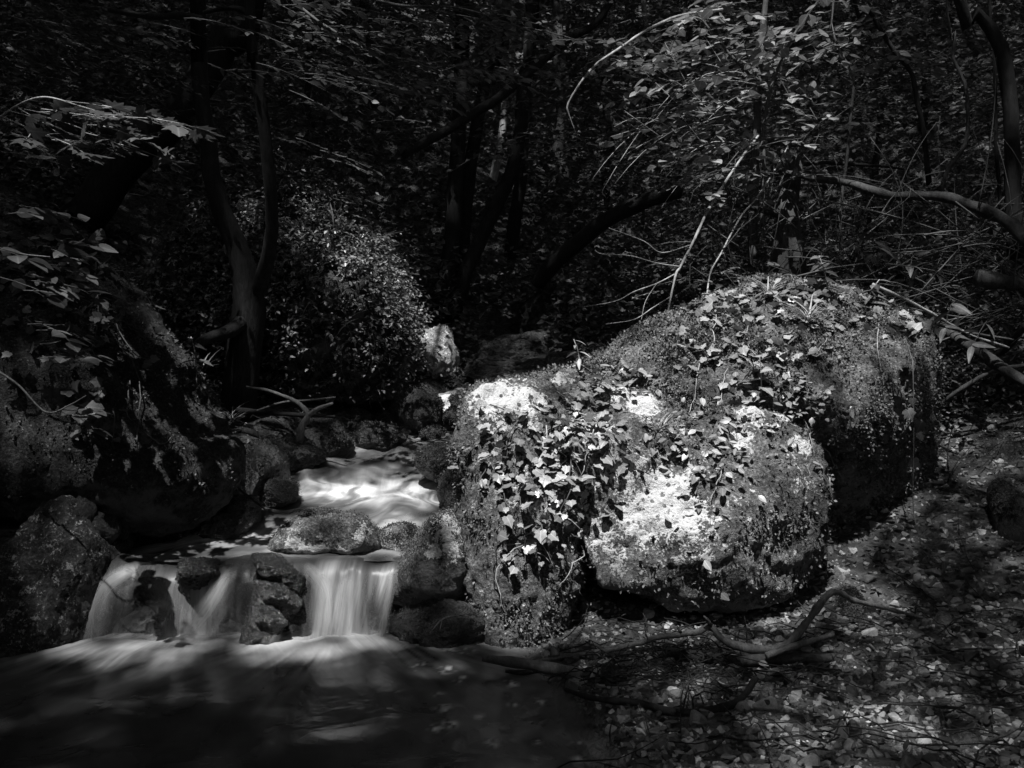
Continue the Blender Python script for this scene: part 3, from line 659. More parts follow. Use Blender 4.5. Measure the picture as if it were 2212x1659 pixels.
gzz = ground_z(V[:, 0], V[:, 1]); clear = np.clip(.75 - (0.0 - gzz) * 3.2, 0, .75)
nxx, nyy = len(pxs), len(pys); i = np.arange(nyy - 1)[:, None] * nxx; j = np.arange(nxx - 1)[None]
F = np.stack([i + j, i + j + 1, i + nxx + j + 1, i + nxx + j], -1).reshape(-1, 4)
UV = np.column_stack([ang / wsum * 1.1, rad_ / wsum * .8])
link('pool_water', make_mesh('pool_water', V, [F], M['water'], attrs={'foam': foam, 'clear': clear}, uv=UV), kind='structure')

# ------------------------------------------------------------------ leaf shapes (length along +Y, 0..1; upper side +Z)
def ovate(rows, width, fold=.12, curl=.12, saw=0.0, belly=.8):
    V, U = [], []
    for k in range(rows + 1):
        t = k / rows; w = width / 2 * math.sin(math.pi * min(1, t ** belly)) ** .85 if 0 < k < rows else .012
        if saw and k % 2: w *= 1 - saw
        z = -curl * t * t
        V += [(-w, t, z + fold * w), (0, t, z), (w, t, z + fold * w)]; U += [(-w, t), (0, t), (w, t)]
    F = []
    for k in range(rows):
        a = 3 * k; F += [(a + 1, a + 4, a + 3, a), (a + 2, a + 5, a + 4, a + 1)]
    return np.array(V), np.array(F), np.zeros((0, 3), int), np.array(U)
def lobed(out, ctr, fold=.1, curl=.15):
    o = [(x, y) for x, y in out] + [(-x, y) for x, y in out[::-1] if abs(x) > 1e-6]
    V = [(ctr[0], ctr[1], 0)] + [(x, y, -fold * abs(x) * .6 - curl * max(0, y - ctr[1]) ** 2 + .05 * ((k % 2) - .5)) for k, (x, y) in enumerate(o)]
    n = len(o); F = [(0, 1 + (k + 1) % n, 1 + k) for k in range(n)]
    V = np.array(V, float); return V, np.zeros((0, 4), int), np.array(F), V[:, :2].copy()
def FOLD(w, f): return np.array([(0, 0, 0), (w, .46, f), (0, 1, -.08), (-w, .46, f)]), np.zeros((0, 4), int), np.array([(0, 1, 2), (0, 2, 3)]), np.array([(0, 0), (w, .46), (0, 1), (-w, .46)])
LEAF = dict(
    ivy=lobed([(0, .02), (.16, -.08), (.34, -.05), (.47, .14), (.39, .28), (.50, .50), (.29, .60), (.14, .80), (0, 1.0)], (0, .3)),
    maple=lobed([(0, .0), (.12, -.06), (.30, -.06), (.26, .06), (.55, .16), (.40, .26), (.58, .52), (.34, .48), (.22, .50), (.25, .74), (.12, .72), (0, 1.0)], (0, .28), .15, .1),
    oval=ovate(5, .58), wide=ovate(5, .80, .1, .15, 0, .7), nettle=ovate(11, .62, .18, .3, .22, .62), lance=ovate(5, .26, .2, .35), small=FOLD(.32, .10), tiny=FOLD(.38, .08), blade=ovate(4, .05, .4, .55))
LMESH = {}
def leaf_mesh(kind, mat):
    k = (kind, mat)
    if k not in LMESH:
        V, q, t, U = LEAF[kind]; LMESH[k] = make_mesh('leaf', V, [q, t], M[mat], attrs={'rnd': np.zeros(len(V))}, uv=U)
    return LMESH[k]
def frames(fwd, up):
    """columns side, forward, normal for each leaf"""
    f = nrm(fwd); s = nrm(np.cross(f, up)); n = np.cross(s, f)
    return np.stack([s, f, n], -1)
def leaf_cloud(kind, pos, R, size, rng=RNG):
    V, q, t, U = LEAF[kind]; n = len(pos); size = np.broadcast_to(np.asarray(size, float), (n,))
    W = np.einsum('nij,vj->nvi', R * size[:, None, None], V) + np.asarray(pos)[:, None]
    o = (np.arange(n) * len(V))[:, None, None]
    F = [x for x in ((q[None] + o).reshape(-1, 4), (t[None] + o).reshape(-1, 3)) if len(x)]
    return W.reshape(-1, 3), F, np.repeat(rng.random(n), len(V)), np.tile(U, (n, 1))
def leaf_stuff(name, kind, pos, R, size, mat, parent=None, mark=True):
    if len(pos) == 0: return None
    if parent is not None: pos = np.asarray(pos) - np.array(parent.location)
    W, F, rnd, U = leaf_cloud(kind, pos, R, size)
    o = link(name, make_mesh(name, W, F, M[mat], attrs={'rnd': rnd}, uv=U), parent)
    if mark: o['kind'] = 'stuff'
    return o
def leaf_parts(kind, pos, R, size, mat, parent, limit=300, rest='foliage', name='leaf'):
    """the leaves that show largest as parts of their own, the others as one mass"""
    pos = np.asarray(pos); n = len(pos); size = np.broadcast_to(np.asarray(size, float), (n,))
    X, Y = px(pos); vis = (X > -30) & (X < 2240) & (Y > -30) & (Y < 1690)
    key = np.where(vis, size / pos[:, 1], 0); order = np.argsort(-key)
    me = leaf_mesh(kind, mat); o3 = np.array(parent.location)
    one = [k for k in order[:limit] if vis[k]]
    for k in one:
        o = link(name, me, parent)
        mt = np.eye(4); mt[:3, :3] = R[k] * size[k]; mt[:3, 3] = pos[k] - o3
        o.matrix_basis = Matrix(mt.tolist())
    left = np.array(sorted(set(range(n)) - set(one)), int)
    if len(left): leaf_stuff(rest, kind, pos[left], R[left], size[left], mat, parent)
def on_surface(bv, XY):
    H, N = [], []
    for X, Y in XY:
        h, n = cast(bv, X, Y)
        if h is not None and h.y < 11: H.append(h[:]); N.append(n[:])
    return np.array(H).reshape(-1, 3), np.array(N).reshape(-1, 3)
def gauss_px(spec, rng=RNG):
    out = []
    for X, Y, sx, sy, n in spec: out.append(np.column_stack([rng.normal(X, sx, n), rng.normal(Y, sy, n)]))
    return np.vstack(out)
def cling(H, N, lift=(.01, .05), wn=.7, wu=.55, jit=.45, down=.8, rng=RNG):
    """leaves held off a surface, tips hanging"""
    n = len(H)
    nn = nrm(wn * N + np.array([0, 0, wu]) + rng.normal(0, jit, (n, 3)))
    f = np.array([0, 0, -down]) + rng.normal(0, .55, (n, 3)); f = f - nn * (f * nn).sum(1, keepdims=True)
    return H + N * rng.uniform(*lift, n)[:, None], frames(f, nn)
def vine(bv, pts, r, parent, name='stem', lift=.012, mat='bark_mid', seed=0, dflt=None):
    c = catmull(np.array([(a, b, 0) for a, b in pts], float), max(6, 3 * len(pts))); last = dflt; Q = []
    for X, Y, _ in c:
        h, n = cast(bv, X, Y)
        if h is not None and h.y < 11: q = np.array(h) + np.array(n) * lift; last = q[1]
        elif last is not None: q = P(X, Y, last)
        else: continue
        Q.append(q)
    if len(Q) < 2: return None
    return tube_obj(name, Q, [r, r * .6], M[mat], parent, n=len(Q) + 2, seg=5, rough=.1, seed=seed)

# ------------------------------------------------------------------ moss growing on the boulders
def moss_on(me, parent, n, size, mat='moss', seed=1, mask=None, zmin=-.2, limb=None):
    rng = np.random.default_rng(seed)
    V, N = mesh_np(me); nf = len(me.polygons)
    w = np.ones(len(V)) if mask is None else mask
    cl = fbm(V, 7.0, 4, .6, seed); w = w * (N[:, 2] > zmin) * (.06 + np.clip(.35 + 1.6 * cl, 0, 1.4)) * (.3 + np.clip(.5 + 1.2 * fbm(V, 2.2, 3, .5, seed + 1), 0, 1.2))
    k = rng.choice(len(V), n, p=w / w.sum())
    nn = N[k]; h = V[k] + rng.normal(0, .007, (n, 3)) + nn * np.clip(cl[k] * .03, 0, .02)[:, None]
    f = nrm(nn * .9 + rng.normal(0, .6, (n, 3)) + np.array([0, 0, -.25])); up = nrm(rng.normal(0, 1, (n, 3)) + np.array([0, 0, .6]))
    W, F, rnd, U = leaf_cloud('tiny', h, frames(f, up), rng.uniform(.6, 1.5, n) * size, rng)
    o = link('moss', make_mesh('moss', W, F, M[mat], attrs={'rnd': rnd}, uv=U), parent); o['kind'] = 'stuff'
moss_on(bm_main, boulder, 80000, .015, seed=3, zmin=-.75, mask=np.clip(.45 - lich, 0, 1) ** 1.3)
moss_on(bm_left, left_boulder, 22000, .014, 'moss_dark', seed=4)
moss_on(bm_mound, mound, 12000, .03, 'moss_dark', seed=5)
for o, V, F in ROCKS:
    if o.name.split('.')[0] in ('rock', 'boulder') and o.data.materials[0] in (M['moss_rock'], M['dark_rock'], M['pale_rock'], M['slick_moss'], M['boulder']):
        d = float(V[:, 1].mean()); me = o.data
        if d < 9: moss_on(me, o, 7000 if d < 6 else 2000, .0065 if d < 6 else .010, 'moss_dark', seed=len(o.name) + int(d * 10), zmin=.25)

# ------------------------------------------------------------------ ivy and small plants on the sunlit boulder
ivy = thing('ivy', 'sunlit trailing ivy with pale lobed leaves on the front of the big boulder', 'ivy', tuple(P(1180, 1000, 4.85)))
XY = gauss_px([(1190, 950, 75, 40, 95), (1165, 1040, 75, 45, 62), (1090, 1010, 45, 55, 22), (1275, 930, 45, 35, 38), (1180, 1120, 55, 32, 30), (1150, 1200, 50, 28, 12), (1330, 985, 40, 30, 24), (1200, 890, 60, 22, 34)])
H, N = on_surface(BV_MAIN, XY); pos, R = cling(H, N, (.015, .06), .55, .75, .4)
leaf_parts('ivy', pos, R, RNG.uniform(.022, .066, len(pos)), 'ivy', ivy)
for k, pts in enumerate([[(1120, 900), (1100, 960), (1085, 1040), (1110, 1120), (1150, 1200)], [(1180, 930), (1165, 1010), (1175, 1090), (1170, 1150), (1200, 1230)], [(1240, 960), (1230, 1040), (1200, 1120), (1215, 1190)], [(1150, 1150), (1110, 1190), (1080, 1250), (1095, 1330)],
                         [(1130, 1120), (1075, 1140), (1070, 1200), (1085, 1290)], [(1270, 1180), (1230, 1230), (1200, 1270)], [(1050, 1010), (1040, 1060), (1020, 1110)], [(1090, 1170), (1150, 1180), (1190, 1210)], [(1060, 880), (1110, 900), (1180, 905)], [(1250, 900), (1330, 950), (1400, 985)], [(1200, 880), (1215, 940), (1240, 990), (1250, 1060)], [(1290, 920), (1270, 980), (1255, 1030)], [(1100, 1000), (1130, 1050), (1120, 1110), (1140, 1160), (1130, 1230)], [(1190, 1110), (1240, 1130), (1265, 1160)], [(1210, 1180), (1225, 1240), (1260, 1290)]]):
    vine(BV_MAIN, pts, .0035, ivy, lift=.035, seed=k, mat='bark_pale' if k % 2 else 'bark_mid')
ivy2 = thing('ivy', 'low ivy and herbs creeping over the sunlit top of the big boulder', 'ivy', tuple(P(1700, 700, 5.7)))
XY = gauss_px([(1560, 660, 60, 25, 60), (1680, 650, 90, 30, 85), (1830, 680, 70, 25, 50), (1620, 760, 70, 40, 55), (1500, 740, 40, 40, 30), (1720, 740, 60, 40, 30), (1940, 715, 35, 15, 22)])
H, N = on_surface(BV_MAIN, XY); pos, R = cling(H, N, (.01, .06), .4, .8, .45, .3)
leaf_parts('ivy', pos, R, RNG.uniform(.035, .07, len(pos)), 'ivy', ivy2, 300)
for k, pts in enumerate([[(1545, 680), (1543, 720), (1538, 760), (1520, 790)], [(1625, 690), (1612, 720), (1625, 760), (1650, 790)], [(1800, 690), (1790, 730), (1760, 770)], [(1895, 690), (1897, 770), (1905, 830)], [(1510, 790), (1500, 850), (1490, 900)], [(1570, 800), (1560, 850), (1548, 890)], [(1880, 660), (1920, 700), (1975, 705)]]):
    vine(BV_MAIN, pts, .003, ivy2, lift=.02, seed=20 + k, mat='bark_pale')
ivy3 = thing('ivy', 'scattered creeping leaves in the hollow between the lobes of the boulder', 'ivy', tuple(P(1500, 950, 5.1)))
XY = gauss_px([(1520, 970, 60, 40, 55), (1440, 950, 60, 30, 40), (1600, 880, 70, 25, 50), (1720, 880, 70, 40, 45), (1520, 1060, 40, 40, 26), (1340, 820, 60, 25, 55), (1490, 1180, 60, 50, 10), (1620, 1020, 60, 60, 15)])
H, N = on_surface(BV_MAIN, XY); pos, R = cling(H, N, (.01, .05), .5, .7, .45, .4)
leaf_parts('oval', pos, R, RNG.uniform(.03, .06, len(pos)), 'ivy', ivy3, 300)
for k, pts in enumerate([[(1735, 905), (1745, 940), (1752, 970)], [(1760, 950), (1795, 985), (1798, 1010), (1785, 1045), (1795, 1075)], [(1810, 1000), (1818, 1030)], [(1560, 1010), (1545, 1060), (1530, 1090)]]):
    vine(BV_MAIN, pts, .0035, ivy3, lift=.02, seed=40 + k, mat='bark_pale')

def herb(label, X, Y, d, kind, n, size, height, lean=(0, 0), mat='leaf', cat='plant', bv=None, spread=1.0, seed=0, group=None, stem_mat='bark_pale', whorl=False, name='plant'):
    """a leafy stem: leaves in crossed pairs up the stem"""
    rng = np.random.default_rng(seed)
    if bv is not None:
        h, _ = cast(bv, X, Y); b = np.array(h) if h is not None else P(X, Y, d)
    elif d is None: b = on_ground(X, Y)
    else: b = P(X, Y, d)
    t = thing(name, label, cat, tuple(b), group)
    top = np.array([lean[0], lean[1], height]); Q = [np.zeros(3) - [0, 0, .02], top * .5 + np.array([-lean[0] * .12, 0, height * .06]), top]
    V, q, tr = tube(Q, [.004 + height * .004, .002], n=8, seg=5, seed=seed); link('stem', make_mesh('stem', V, [q, tr], M[stem_mat]), t)
    c = catmull(Q, 30); pos, fw, up, sz = [], [], [], []
    a0 = rng.uniform(0, 6.3)
    for k in range(n):
        u = .25 + .75 * (k // 2) / max(1, (n - 1) // 2); u = min(u, .99); a = a0 + (k % 2) * math.pi + (k // 2) * 1.57 + rng.normal(0, .3)
        if whorl: u = .97; a = a0 + 2 * math.pi * k / n
        p = c[int(u * 29)]; fdir = np.array([math.cos(a), math.sin(a), .15 - .4 * (1 - u) + rng.normal(0, .15)])
        pos.append(p + b); fw.append(fdir); up.append(np.array([0, 0, 1.0]) + rng.normal(0, .25, 3)); sz.append(size * (1.05 - .5 * u * (not whorl)) * rng.uniform(.8, 1.15) * spread)
    leaf_parts(kind, np.array(pos), frames(np.array(fw), np.array(up)), np.array(sz), mat, t)
    return t
herb('serrated nettle standing in sunlight mid slope on the boulder', 1645, 850, 5.3, 'nettle', 9, .13, .20, (-.02, -.03), 'ivy', bv=BV_MAIN, seed=2)
herb('nettle with broad leaves, topmost on the big boulder, dark behind it', 1790, 640, 5.9, 'nettle', 10, .14, .24, (-.06, 0), 'leaf', bv=BV_MAIN, seed=3)
herb('drooping nettle at the boulder top, right of the broad leaved nettle', 1870, 665, 5.9, 'nettle', 9, .13, .17, (.08, 0), 'leaf', bv=BV_MAIN, seed=4)
herb('nettle on the boulder top, left of the broad leaved nettle', 1725, 640, 5.9, 'nettle', 8, .11, .13, (-.05, 0), 'leaf', bv=BV_MAIN, seed=5)
herb('large leaved seedling at the left end of the boulder saddle', 1290, 845, 5.3, 'oval', 8, .13, .10, (.05, -.05), 'ivy', bv=BV_MAIN, seed=6)
herb('folded broad leaf plant beside white lichen in the saddle', 1375, 820, 5.4, 'nettle', 6, .12, .09, (0, -.04), 'ivy', bv=BV_MAIN, seed=7)
herb('five fingered bramble sprig hanging at the lower right of the ivy', 1258, 1050, 4.8, 'oval', 5, .075, .05, (0, -.06), 'ivy', bv=BV_MAIN, seed=8, whorl=True)
herb('upright bramble sprig above the ivy, beside white rock', 1300, 975, 4.9, 'nettle', 6, .10, .09, (.03, -.06), 'ivy', bv=BV_MAIN, seed=9)
herb('thin sprig with narrow leaves on the skyline ridge of the boulder', 1255, 800, 5.5, 'lance', 9, .13, .17, (-.04, 0), 'ivy', bv=BV_MAIN, seed=10)
for k, (X, Y) in enumerate([(1330, 1090), (1545, 1040), (1600, 1000), (1770, 900), (1560, 700)]):
    herb(['three leaf seedling beside the lower white lichen patch', 'seedling at the right rim of the brightest lichen patch', 'little seedling on the mossy crown of the front lobe', 'leafy seedling over the shaded crease of the boulder', 'nettle seedling on the rising ridge of the boulder'][k], X, Y, 5, 'oval', 5, .07, .06, (0, -.03), 'ivy', bv=BV_MAIN, seed=30 + k)
clov = thing('clover', 'patch of small round clover like leaves on the mossy slope of the boulder', 'plant', tuple(P(1730, 850, 5.3)))
XY = gauss_px([(1715, 850, 28, 20, 46), (1770, 870, 22, 14, 26)]); H, N = on_surface(BV_MAIN, XY); pos, R = cling(H, N, (.03, .08), .35, .8, .35, .1)
leaf_parts('wide', pos, R, RNG.uniform(.028, .042, len(pos)), 'ivy', clov)
def tuft(label, X, Y, d, n, L, bv=None, seed=0, droop=.6, mat='grass'):
    rng = np.random.default_rng(seed); h = cast(bv, X, Y)[0] if bv is not None else None
    b = np.array(h) if h is not None else P(X, Y, d)
    t = thing('grass_tuft', label, 'grass', tuple(b))
    a = rng.uniform(0, 6.3, n); f = np.column_stack([np.cos(a) * .6, np.sin(a) * .5 - .2, rng.uniform(.4, 1.3, n)])
    leaf_stuff('blades', 'blade', b + rng.normal(0, .012, (n, 3)), frames(f, np.column_stack([-np.cos(a), -np.sin(a), np.full(n, .8)])), rng.uniform(.6, 1.1, n) * L, mat, t)
tuft('grass tuft drooping below the crest of the big boulder', 1745, 695, 5.6, 60, .17, BV_MAIN, 1)
tuft('small grass tuft left of the nettle on the boulder slope', 1625, 800, 5.4, 26, .11, BV_MAIN, 2)
tuft('fine grass standing on the crest of the boulder', 1660, 640, 5.9, 40, .14, BV_MAIN, 3)
tuft('sparse grass low in the boulder saddle', 1420, 930, 5.1, 24, .12, BV_MAIN, 4)
hv = thing('ivy', 'single long ivy strand hanging free in front of the shaded right face', 'ivy', tuple(P(1972, 790, 5.6)))
pts = PP((1955, 730, 5.55), (1968, 770, 5.5), (1972, 794, 5.45), (1974, 927, 5.4), (1972, 1071, 5.4), (1977, 1128, 5.38), (1985, 1159, 5.36), (2006, 1235, 5.3), (2024, 1274, 5.25))
tube_obj('stem', pts, [.0035, .003], M['bark_mid'], hv, n=50, seg=5)
lp = np.array(PP((1960, 885, 5.42), (1962, 910, 5.42), (1990, 912, 5.42), (1984, 935, 5.42), (1985, 998, 5.42), (1972, 860, 5.42))); n = len(lp)
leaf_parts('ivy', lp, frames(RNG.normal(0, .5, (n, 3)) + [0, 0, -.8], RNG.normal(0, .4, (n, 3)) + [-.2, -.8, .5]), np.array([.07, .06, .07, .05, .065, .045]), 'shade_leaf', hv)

# ------------------------------------------------------------------ plants on the left boulder and the mound
ivyL = thing('ivy', 'shaded ivy strands hanging down the dark leaning boulder', 'ivy', tuple(P(250, 750, 5.1)))
XY = gauss_px([(110, 610, 80, 80, 130), (190, 560, 80, 60, 70), (250, 720, 50, 60, 24), (80, 520, 80, 40, 90), (230, 860, 60, 60, 12), (340, 720, 40, 40, 10)])
H, N = on_surface(BV_LEFT, XY); pos, R = cling(H, N, (.01, .06), .5, .7, .45, .5)
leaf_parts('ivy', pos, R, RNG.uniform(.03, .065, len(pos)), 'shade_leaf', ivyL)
for k, pts in enumerate([[(255, 750), (285, 800), (293, 850), (292, 930), (295, 975)], [(240, 700), (290, 775), (330, 780)], [(205, 640), (208, 700), (200, 780), (240, 790)], [(278, 830), (270, 900), (290, 908)], [(240, 880), (242, 950), (255, 955)], [(415, 805), (430, 840), (440, 858)], [(60, 700), (150, 720), (210, 755)], [(310, 930), (345, 965), (365, 950)]]):
    vine(BV_LEFT, pts, .004, ivyL, lift=.03, seed=60 + k, mat='bark_mid')
ivyM = thing('ivy', 'dense small leaved ivy covering the mound behind the twin trunks', 'ivy', tuple(P(700, 600, 7.6)))
rng = np.random.default_rng(5)
V, N = mesh_np(bm_mound); w = (N[:, 2] > -.35) * (N[:, 1] < .5) * np.clip(.35 + V[:, 2] * .25 + .9 * fbm(V, 1.6, 3, s=2), .05, 2); k = rng.choice(len(V), 30000, p=w / w.sum())
pos, R = cling(V[k], N[k], (.0, .15), .45, .8, .5, .5, rng); pos = pos + N[k] * (np.clip(fbm(V[k], 3.0, 3, .6, 8), 0, 1) * .45 * rng.random(len(k)))[:, None]
leaf_parts('small', pos, R, rng.uniform(.018, .05, len(pos)), 'mound_ivy', ivyM, 300)
for k in range(16):
    X = 590 + k * 18 + rng.uniform(-8, 8); Y = rng.uniform(640, 760)
    vine(BV_MOUND, [(X, Y), (X + rng.uniform(-8, 8), Y + 50), (X + rng.uniform(-14, 14), Y + 100), (X + rng.uniform(-18, 18), Y + rng.uniform(130, 170))], .004, ivyM, lift=.06, seed=k, mat='bark_mid', dflt=7.5)
n = 340; a = rng.uniform(0, 6.3, n); k = rng.choice(len(V), n, p=(w * (N[:, 2] > .1)) / (w * (N[:, 2] > .1)).sum())
leaf_stuff('sprigs', 'blade', V[k], frames(np.column_stack([np.cos(a), np.sin(a) * .5, rng.uniform(.5, 1.5, n)]), np.column_stack([-np.cos(a), -np.sin(a), np.ones(n)])), rng.uniform(.12, .32, n), 'grass', ivyM)
herb('upright leafy weed on the shoulder of the ivy mound', 838, 700, 7.6, 'lance', 10, .12, .20, (.03, 0), 'leaf', bv=BV_MOUND, seed=51)
herb('weed with long pointed leaves at the mound corner above the pale boulder', 865, 720, 7.8, 'lance', 10, .12, .22, (.12, 0), 'leaf', seed=52)
herb('nettle on the skyline edge of the dark leaning boulder', 425, 790, 5.5, 'nettle', 7, .10, .16, (-.03, 0), 'shade_leaf', seed=53)
tuft('wiry grass sprouting low on the edge of the dark leaning boulder', 500, 905, 5.4, 16, .11, None, 11, mat='under')
tuft('seed stalks sprouting from the edge of the dark leaning boulder', 440, 800, 5.5, 7, .15, None, 12, mat='under')
tuft('grass fringe at the top of the dark leaning boulder', 215, 600, 5.6, 60, .14, None, 13, mat='under')

# ------------------------------------------------------------------ trees
TREES = []
def tree(name, label, pts, rad, mat, up=None, group=None, seed=0, seg=10, wob=.02, roots=(), limbs=()):
    """pts: (X, Y, d); up: extra metres of trunk above the last point; roots and limbs: (pts, radii)"""
    Q = [P(*p) for p in pts]
    if up: Q = Q + [Q[-1] + np.array([up[0], up[1], up[2] * 2.0]) * f for f in (.5, 1.0)]; rad = list(rad) + [rad[-1] * .8, rad[-1] * .5]
    t = thing(name, label, 'tree', tuple(Q[0]), group)
    tube_obj('trunk', Q, rad, M[mat], t, seg=seg, rough=.10, wob=wob, seed=seed, n=70)
    for k, (p, r) in enumerate(roots): tube_obj('root', PP(*p), r, M[mat], t, seg=7, wob=.01, seed=seed + k)
    for k, (p, r) in enumerate(limbs): tube_obj('limb', PP(*p), r, M[mat], t, seg=7, wob=.01, seed=seed + 20 + k)
    TREES.append((t, Q[-1])); return t
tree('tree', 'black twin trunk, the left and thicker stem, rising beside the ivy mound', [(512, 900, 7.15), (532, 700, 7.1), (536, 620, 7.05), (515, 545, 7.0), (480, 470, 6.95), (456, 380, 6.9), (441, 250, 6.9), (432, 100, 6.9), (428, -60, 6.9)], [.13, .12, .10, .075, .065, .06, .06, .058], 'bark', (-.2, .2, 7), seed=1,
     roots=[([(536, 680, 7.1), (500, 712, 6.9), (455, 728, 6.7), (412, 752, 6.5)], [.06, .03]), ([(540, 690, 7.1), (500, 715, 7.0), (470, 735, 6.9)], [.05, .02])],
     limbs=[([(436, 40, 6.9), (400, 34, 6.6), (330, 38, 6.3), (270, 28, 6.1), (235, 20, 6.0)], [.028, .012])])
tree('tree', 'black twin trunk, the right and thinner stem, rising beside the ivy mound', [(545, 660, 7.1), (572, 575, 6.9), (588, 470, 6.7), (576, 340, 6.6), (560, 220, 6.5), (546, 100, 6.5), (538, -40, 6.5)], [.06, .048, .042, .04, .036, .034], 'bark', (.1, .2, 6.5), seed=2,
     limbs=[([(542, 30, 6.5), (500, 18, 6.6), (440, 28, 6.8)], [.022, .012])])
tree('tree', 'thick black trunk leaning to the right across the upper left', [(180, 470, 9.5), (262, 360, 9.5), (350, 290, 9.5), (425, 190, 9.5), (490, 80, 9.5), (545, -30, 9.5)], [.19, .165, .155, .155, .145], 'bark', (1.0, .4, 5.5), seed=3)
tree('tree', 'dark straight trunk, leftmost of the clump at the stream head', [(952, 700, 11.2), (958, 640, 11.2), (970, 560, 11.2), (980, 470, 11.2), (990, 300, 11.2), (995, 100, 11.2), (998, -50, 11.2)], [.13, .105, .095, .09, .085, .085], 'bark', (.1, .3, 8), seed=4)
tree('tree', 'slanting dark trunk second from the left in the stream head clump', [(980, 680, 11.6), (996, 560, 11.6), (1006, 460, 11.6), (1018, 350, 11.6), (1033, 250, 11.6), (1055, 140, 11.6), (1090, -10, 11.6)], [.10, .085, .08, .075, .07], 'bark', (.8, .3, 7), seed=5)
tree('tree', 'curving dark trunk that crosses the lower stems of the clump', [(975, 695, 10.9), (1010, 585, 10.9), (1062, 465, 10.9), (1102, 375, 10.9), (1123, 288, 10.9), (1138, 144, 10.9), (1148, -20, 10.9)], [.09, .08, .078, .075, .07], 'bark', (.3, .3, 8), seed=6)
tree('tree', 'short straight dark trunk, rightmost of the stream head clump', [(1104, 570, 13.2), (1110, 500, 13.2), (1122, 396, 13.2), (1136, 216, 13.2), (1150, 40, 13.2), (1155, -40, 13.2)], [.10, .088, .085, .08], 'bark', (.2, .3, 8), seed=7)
tree('tree', 'pale sunlit trunk glimpsed between the dark stems of the clump', [(1040, 500, 16.5), (1062, 400, 16.5), (1082, 306, 16.5), (1092, 215, 16.5), (1108, 90, 16.5)], [.08, .07, .06, .06], 'bark_pale', (.6, .3, 8), seed=8)
tree('tree', 'thin dark pole slanting from the clump up to the top edge', [(868, 338, 9.6), (924, 306, 9.6), (1050, 230, 9.6), (1158, 144, 9.6), (1230, 86, 9.6), (1325, -12, 9.6)], [.05, .048, .045, .04, .035], 'bark', (1.6, .2, 2.2), seed=9)
tree('fallen_tree', 'leaning dark log propped above the broad black boulder', [(1160, 612, 10.6), (1220, 548, 10.3), (1284, 497, 10.0), (1374, 443, 9.6), (1464, 414, 9.3)], [.085, .085, .08, .07], 'bark', None, seed=10)
tree('tree', 'heavy dark trunk bowed near the right edge', [(2196, 560, 7.0), (2190, 443, 7.0), (2186, 324, 7.0), (2175, 180, 7.0), (2154, 83, 7.0), (2108, 25, 7.0), (2060, -50, 7.0)], [.065, .055, .05, .05, .045, .04], 'bark', (-1.2, .2, 4), seed=11)
tree('sapling', 'thin straight stem just left of the bowed trunk', [(2165, 470, 7.4), (2161, 396, 7.4), (2150, 250, 7.4), (2146, 90, 7.4), (2140, -30, 7.4)], [.018, .014], 'bark', (0, 0, 3), seed=12, seg=6)
tree('sapling', 'crooked thin sapling with a kink above the mossy log', [(2030, 420, 7.6), (2049, 360, 7.6), (2084, 317, 7.6), (2089, 234, 7.6), (2082, 173, 7.6), (2060, 126, 7.6), (2064, 72, 7.6), (2044, -10, 7.6)], [.018, .016, .014, .012], 'bark_mid', (-.3, 0, 3), seed=13, seg=6, wob=.01)
tree('sapling', 'dark sapling leaning left, top starting above the hazel leaves', [(2010, 400, 8.2), (1994, 288, 8.2), (1977, 216, 8.2), (1967, 162, 8.2), (1927, 108, 8.2), (1873, 22, 8.2), (1840, -30, 8.2)], [.024, .022, .02, .018], 'bark', (-.5, 0, 3), seed=14, seg=6)
tree('sapling', 'slender s shaped stem right of the hazel', [(1812, 520, 7.2), (1819, 414, 7.2), (1830, 324, 7.2), (1835, 234, 7.2), (1840, 173, 7.2), (1815, 115, 7.2), (1797, 54, 7.2), (1800, -30, 7.2)], [.013, .011, .010], 'bark_mid', (.2, 0, 3), seed=15, seg=6)
rng = np.random.default_rng(77)
where = ['left of the thick leaning trunk, far up the slope', 'behind the ivy mound on the dark slope', 'in the dark gap between the twin trunks and the clump', 'just right of the rightmost clump trunk', 'below the arching white branch', 'midway between the clump and the hazel', 'behind the hazel leaves on the slope', 'above the far end of the mossy log', 'high on the right slope behind the saplings', 'far back at the top right corner', 'at the far top left corner', 'left of the twin trunks in deep shade', 'behind the pole that slants to the top edge', 'right of the kinked sapling far back']
for k, (X, Y, d) in enumerate([(120, 330, 15), (660, 400, 15), (800, 430, 18), (1210, 430, 17), (1310, 420, 16), (1400, 400, 19), (1560, 380, 17), (1900, 330, 14), (2000, 300, 16), (2120, 280, 18), (40, 300, 19), (350, 420, 17), (1250, 330, 22), (2060, 330, 20)]):
    r = ray(X, 0); b = r * d / r[1]; x0 = b[0]; z0 = gz(x0, d); t = thing('tree', ('thin dark trunk ' if k % 3 else 'slim grey trunk ') + where[k], 'tree', (x0, d, z0 - .1), 'slim trunks on the far slope')
    lean = rng.normal(0, .7, 2); H_ = rng.uniform(13, 18); rr = rng.uniform(.05, .12)
    V, q, tr = tube([(0, 0, 0), (lean[0] * .2, 0, H_ * .4), (lean[0], lean[1], H_)], [rr, rr * .8, rr * .4], n=40, seg=8, wob=.12, seed=k); link('trunk', make_mesh('trunk', V, [q, tr], M['bark' if k % 3 else 'bark_mid']), t)
    TREES.append((t, np.array([x0 + lean[0], d + lean[1], z0 + H_])))

